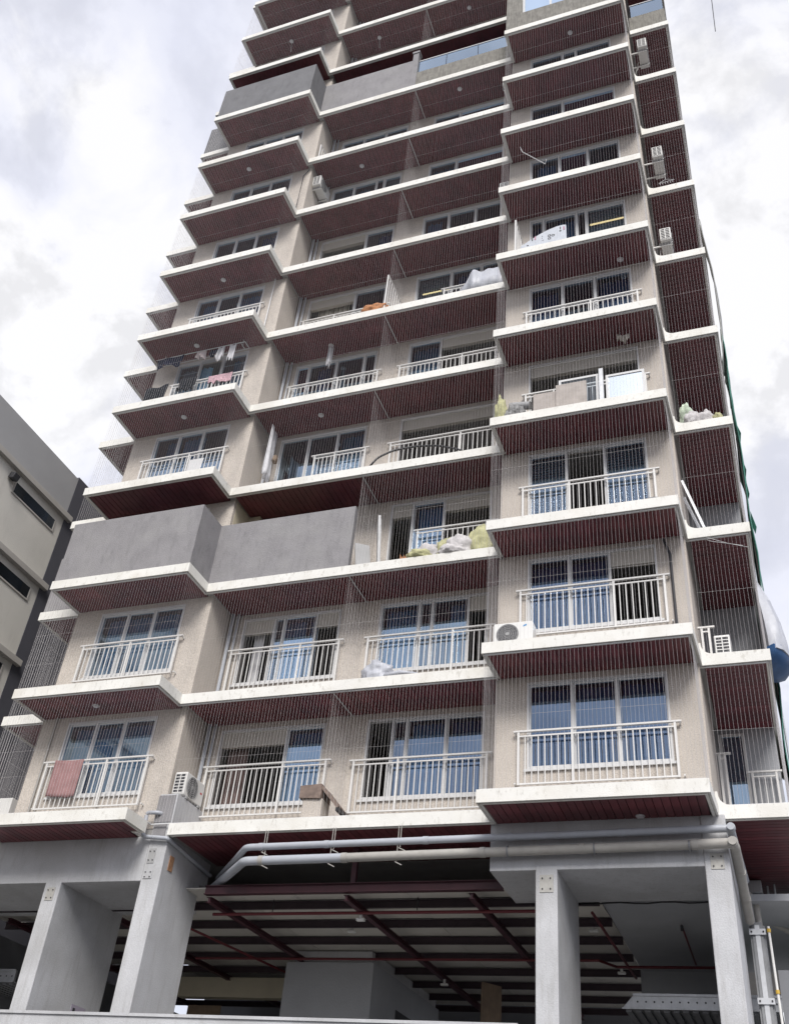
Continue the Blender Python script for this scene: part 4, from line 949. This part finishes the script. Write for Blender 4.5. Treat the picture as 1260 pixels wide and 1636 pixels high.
# D6 drying pole, E hangers, E2 frames, E3 bags
b = MB(); b.tube([(.55, .5, 20.3), (1.2, .75, 19.75), (1.25, .7, 19.9)], .014, 6); b.tube([(.55, .5, 20.3), (.5, .45, 20.5)], .014, 6); emit('drying_pole', b, M_FRAME, None, 'thin white drying pole sticking out slanted over the right balcony', 'pole')
b = MB(); b.tube([(4.35, 1.35, 18.32), (4.55, 1.35, 18.45), (4.78, 1.35, 18.35), (4.35, 1.35, 18.32)], .008, 6); b.tube([(4.55, 1.35, 18.45), (4.55, 1.35, 18.55)], .006, 6)
for i in range(6): b.tube([(4.38+.07*i, 1.35, 18.32), (4.38+.07*i, 1.35, 18.24)], .006, 6)
emit('clothes_hanger', b, M_FRAME, None, 'white wire clothes hanger in the right recess below an air conditioner', 'hanger')
b = MB(); b.bar((4.04, 1.55, 7.55), (4.42, 1.45, 6.0), .05, .09, (0, 1, 0)); b.bar((4.03, 1.75, 7.25), (4.36, 1.65, 6.0), .06, .03, (0, 1, 0)); emit('metal_strips', b, M_GALV, None, 'pair of pale metal profiles leaning slanted in the right recess', 'metal profile')
for i, (x, y, w, h, m, lab) in enumerate([(4.30, 1.55, .15, .50, M_GBAG, 'tall green and white printed bag in the right recess'), (4.42, 1.42, .17, .26, M_SACK, 'white sack in front of the green bag in the right recess'), (4.72, 1.45, .19, .24, M_SACK, 'pinkish white sack, middle of the row in the right recess'), (4.98, 1.45, .12, .17, M_YSACK, 'small yellow bag at the right end of the row in the right recess')]):
    blob('bag', (x, y, 9.0), (w, .17, h), m, lab, 'bag', 'bags in the right recess', seed=61+i, crease=.3)
b = MB(); b.tube([(4.1, 1.6, 6.1), (4.45, 1.22, 5.7), (4.8, 1.2, 5.5), (5.2, 1.22, 5.35)], .005, 5); b.tube([(4.12, 1.6, 6.1), (4.5, 1.21, 5.6), (5.1, 1.21, 5.4)], .005, 5); emit('loose_wire', b, M_FRAME, None, 'loose thin wires hanging across the wire grille of the right recess', 'wire')

# ---------------------------------------------------------------- far right: scaffold net, catch platform, lift mast
def sheet(name, rows, m, label, cat, th=.02):
    """rows: list of (z, y0, y1, x) bottom to top"""
    b = MB(); n = 10
    for r, (z, y0, y1, x) in enumerate(rows):
        for i in range(n+1):
            u = i/n; b.v.append((x + .05*noise.noise(Vector((u*3, z*.7, 1))), y0 + (y1-y0)*u, z + .25*noise.noise(Vector((u*6, z*1.3, 4)))))
    for r in range(len(rows)-1):
        for i in range(n): q = r*(n+1)+i; b.f.append((q, q+1, q+n+2, q+n+1)); b.m.append(0)
    o = emit(name, b, m, None, label, cat, smooth='all'); o.modifiers.new('thickness', 'SOLIDIFY').thickness = th
    return o
sheet('scaffold_net', [(z, 4.5, 7.6 + .3*math.sin(z*2.1), 5.40 + .06*min(1, max(0, (z-3)/9)) + .035*math.sin(z*1.9)) for z in [-8.2 + i*.6 for i in range(40)]], M_GREEN, 'green scaffold net hanging down the right flank of the tower', 'scaffold net')
sheet('scaffold_sheet', [(z, 4.35, 4.9 + .2*math.sin(z), 5.36 + .14*math.sin(min(1, max(0, (z-13.6)/6))*math.pi)) for z in [13.6 + i*.6 for i in range(12)]], M_GREYSHEET, 'grey sheet on the upper right flank above the green net', 'sheet')
b = MB(); R = random.Random(3)
for i in range(4):
    z = 8.6 + i*.9 + R.random()*.5; L = R.uniform(.02, .10); b.v += [(5.44, 4.5+.2*R.random(), z), (5.46+L, 4.6, z-.35-.2*R.random()), (5.44+L*.6, 4.7, z-.6), (5.43, 4.7, z-.35)]; q = len(b.v)-4; b.f.append((q, q+1, q+2, q+3)); b.m.append(0)
o = emit('torn_net_flaps', b, M_GREEN, None, 'torn green net flaps fluttering off the right flank', 'net flaps', kind='stuff'); o.modifiers.new('t', 'SOLIDIFY').thickness = .01
cp = empty('catch_platform', (5.5, 3.2, 3.5), 'blue tarpaulin tray with a bulging white plastic cover on the right flank', 'catch platform')
def bulge(rows, name, m):
    b = MB(); n = 12
    for (z, x0, x1, y0, y1) in rows:
        for i in range(n):
            t = 2*math.pi*i/n; b.v.append(((x0+x1)/2 + (x1-x0)/2*math.cos(t) + .035*noise.noise(Vector((i*.9, z*3, 0))), (y0+y1)/2 + (y1-y0)/2*math.sin(t) + .10*noise.noise(Vector((i*1.7, z*4, 3))), z))
    for r in range(len(rows)-1):
        for i in range(n): b.f.append((r*n+i, r*n+(i+1)%n, (r+1)*n+(i+1)%n, (r+1)*n+i)); b.m.append(0)
    b.f.append(tuple(range(n))[::-1]); b.f.append(tuple(range((len(rows)-1)*n, len(rows)*n))); b.m += [0, 0]
    emit(name, b, m, cp, smooth=True)
bulge([(3.72, 5.20, 5.40, 3.3, 3.8), (3.80, 5.16, 5.58, 3.1, 4.2), (3.93, 5.14, 5.72, 3.0, 4.5), (4.08, 5.14, 5.71, 3.0, 4.5)], 'tray', M_BLUE)
bulge([(3.98, 5.20, 5.74, 3.0, 4.5), (4.3, 5.20, 5.73, 3.0, 4.5), (4.8, 5.20, 5.66, 3.1, 4.3), (5.4, 5.20, 5.52, 3.3, 4.1), (5.9, 5.20, 5.34, 3.5, 3.9), (6.15, 5.20, 5.27, 3.6, 3.8)], 'plastic_cover', M_PLASTIC)
b = MB()
for x, y in ((5.42, 5.2), (5.46, 6.9)): b.tube([(x, y, -8.4), (x, y, 13.5)], .022, 8)
for i in range(11): b.tube([(5.42, 5.2, -7.5+1.8*i), (5.46, 6.9, -7.5+1.8*i)], .018, 6)
emit('scaffold_poles', b, M_GALV, None, 'steel scaffold poles behind the green net at the right flank', 'scaffold')
ms = empty('hoist_mast', (4.34, 3.1, -4.9), 'dull steel mast with bolted clamps standing right of the rightmost column', 'mast')
b = MB(); b.box(4.28, 4.46, 3.1, 3.25, -4.9, -1.45); b.box(4.24, 4.28, 3.14, 3.3, -4.9, -1.5); b.box(4.46, 4.50, 3.14, 3.3, -4.9, -1.5); emit('post', b, M_POST, ms)
b = MB(); b.box(4.33, 4.41, 3.085, 3.1, -4.9, -1.5); emit('face_strip', b, M_GALV, ms)
for z in (-1.62, -2.75, -3.9):
    b = MB(); b.box(4.23, 4.51, 3.06, 3.085, z-.05, z+.05); cpx = emit('clamp', b, M_GALV, ms)
    b = MB(); b.tube([(4.27, 3.045, z), (4.27, 3.06, z)], .016, 8); b.tube([(4.47, 3.045, z), (4.47, 3.06, z)], .016, 8); emit('bolt', b, M_DARK, cpx)
wp = empty('white_pole', (4.6, 3.0, -4.9), 'thin white pole with yellow clamps beside the steel mast', 'pole')
b = MB(); b.tube([(4.565, 3.0, -1.55), (4.60, 3.0, -4.9)], .022, 10); emit('tube', b, M_RAIL, wp, smooth=True)
for z in (-1.62, -2.62): b = MB(); b.tube([(4.565+(.035*(-1.55-z)/3.35), 3.0, z-.03), (4.565+(.035*(-1.55-z)/3.35), 3.0, z+.03)], .035, 10); emit('clamp', b, M_YELLOW, wp)
b = MB(); b.box(4.62, 4.80, 3.3, 3.4, -4.9, -2.2); emit('grey_panel_post', b, M_GREYDK, None, 'plain dark grey post right behind the white pole', 'post')
b = MB(); b.box(4.17, 4.52, 4.5, 5.6, -.52, -.27); emit('duct', b, M_GALV, None, 'short shiny metal duct fixed under the maroon soffit at the right', 'duct', bevel=.02)
b = MB(); b.tube([(4.62, 4.9, -.27), (4.62, 4.9, -.5)], .02, 8); b.tube([(4.75, 4.8, -.27), (4.75, 4.8, -.5)], .02, 8); emit('hanger_rods', b, M_GALV, None, 'two short pale rods hanging from the maroon soffit right of the duct', 'rods')
bp_ = empty('branch_pipe', (4.6, 4.8, -1.1), 'grey branch pipe crossing to the right edge behind the mast', 'drain pipe')
pipe(bp_, [(4.25, 4.3, -1.0), (4.55, 4.6, -1.02), (4.95, 4.9, -1.15), (5.3, 5.4, -1.6)], .06, M_PIPE2)
pipe(bp_, [(4.28, 3.3, -.9), (4.4, 3.3, -1.0), (4.42, 3.3, -1.7)], .055, M_PIPE2, er=.08)

# ---------------------------------------------------------------- neighbouring building at the left
nbld = empty('neighbour_building', (-17, 0, -8.4), 'low warm grey building at the left with ledges, slot windows and a slate corner strip', 'building')
NX = -15.0
b = MB(); b.box(-26, NX, -14, 3.42, -8.4, 11.12); emit('wall', b, M_NWALL, nbld)
b = MB(); b.box(-26, NX+.01, -14, 3.42, 11.12, 12.72); emit('roof_parapet', b, M_NTOP, nbld)
b = MB(); b.box(-26, NX+.02, 3.42, 14, -8.4, 12.80); emit('slate_strip', b, M_SLATE, nbld)
for z in (11.16, 8.57, 5.97, 3.37, .77): b = MB(); b.box(NX, NX+.16, -14, 3.62, z-.10, z+.09); emit('ledge', b, M_NLEDGE, nbld, bevel=.01)
for z in (10.40, 7.86, 5.3, 2.7, .1):
    for y0, y1 in ((1.10, 3.06), (-2.6, -.64), (-6.3, -4.3)):
        b = MB(); b.box(NX+.004, NX+.03, y0-.06, y1+.06, z-.05, z); b.box(NX+.004, NX+.03, y0-.06, y0, z, z+.38); b.box(NX+.004, NX+.03, y1, y1+.06, z, z+.38)
        w_ = emit('window', b, M_NLEDGE, nbld)
        b = MB(); b.box(NX+.003, NX+.012, y0, y1, z, z+.38); emit('pane', b, M_GLASS_D, w_)
        b = MB(); b.box(NX+.0005, NX+.0025, y0, y1, z, z+.38); emit('blind', b, M_SLATE, w_)
fl = empty('wall_floodlight', (-14.9, .83, 10.72), 'small black floodlight under the upper ledge of the left building', 'floodlight')
b = MB(); b.obox((-14.86, .83, 10.74), (.10, 0, -.03), (0, .12, 0), (.03, 0, .10)); emit('housing', b, M_DARK, fl, bevel=.015)
b = MB(); b.obox((-14.77, .83, 10.71), (.004, 0, -.001), (0, .08, 0), (.02, 0, .065)); emit('lens', b, M_GALV, fl)
b = MB(); b.bar((-15, .83, 10.80), (-14.88, .83, 10.78), .05, .04); emit('arm', b, M_DARK, fl)
hr = empty('hoist_rope', (6.94, 4, 42), 'thin dark rope hanging in the sky at the upper right', 'rope')
b = MB(); b.tube([(6.941, 4, 30.502), (7.048, 4, 32.841), (7.048, 4, 43.5)], .016, 6); emit('rope', b, M_BLACKHOSE, hr)
b = MB(); b.bar((1.0, 4, 43.5), (7.248, 4, 43.55), .12, .12); b.bar((1.2, 4, 41.8), (1.2, 4, 43.5), .15, .15); emit('jib', b, M_GALV, hr)
# bird on the slab near the top
bd = blob('bird', (-11.95, 1.36, 30.0), (.10, .2, .16), M_POST, 'small dark bird sitting on the left balcony edge near the top', 'bird', seed=71, crease=.1)
print('objects', len(bpy.data.objects), 'planks', singles, 'bal', n_bal)
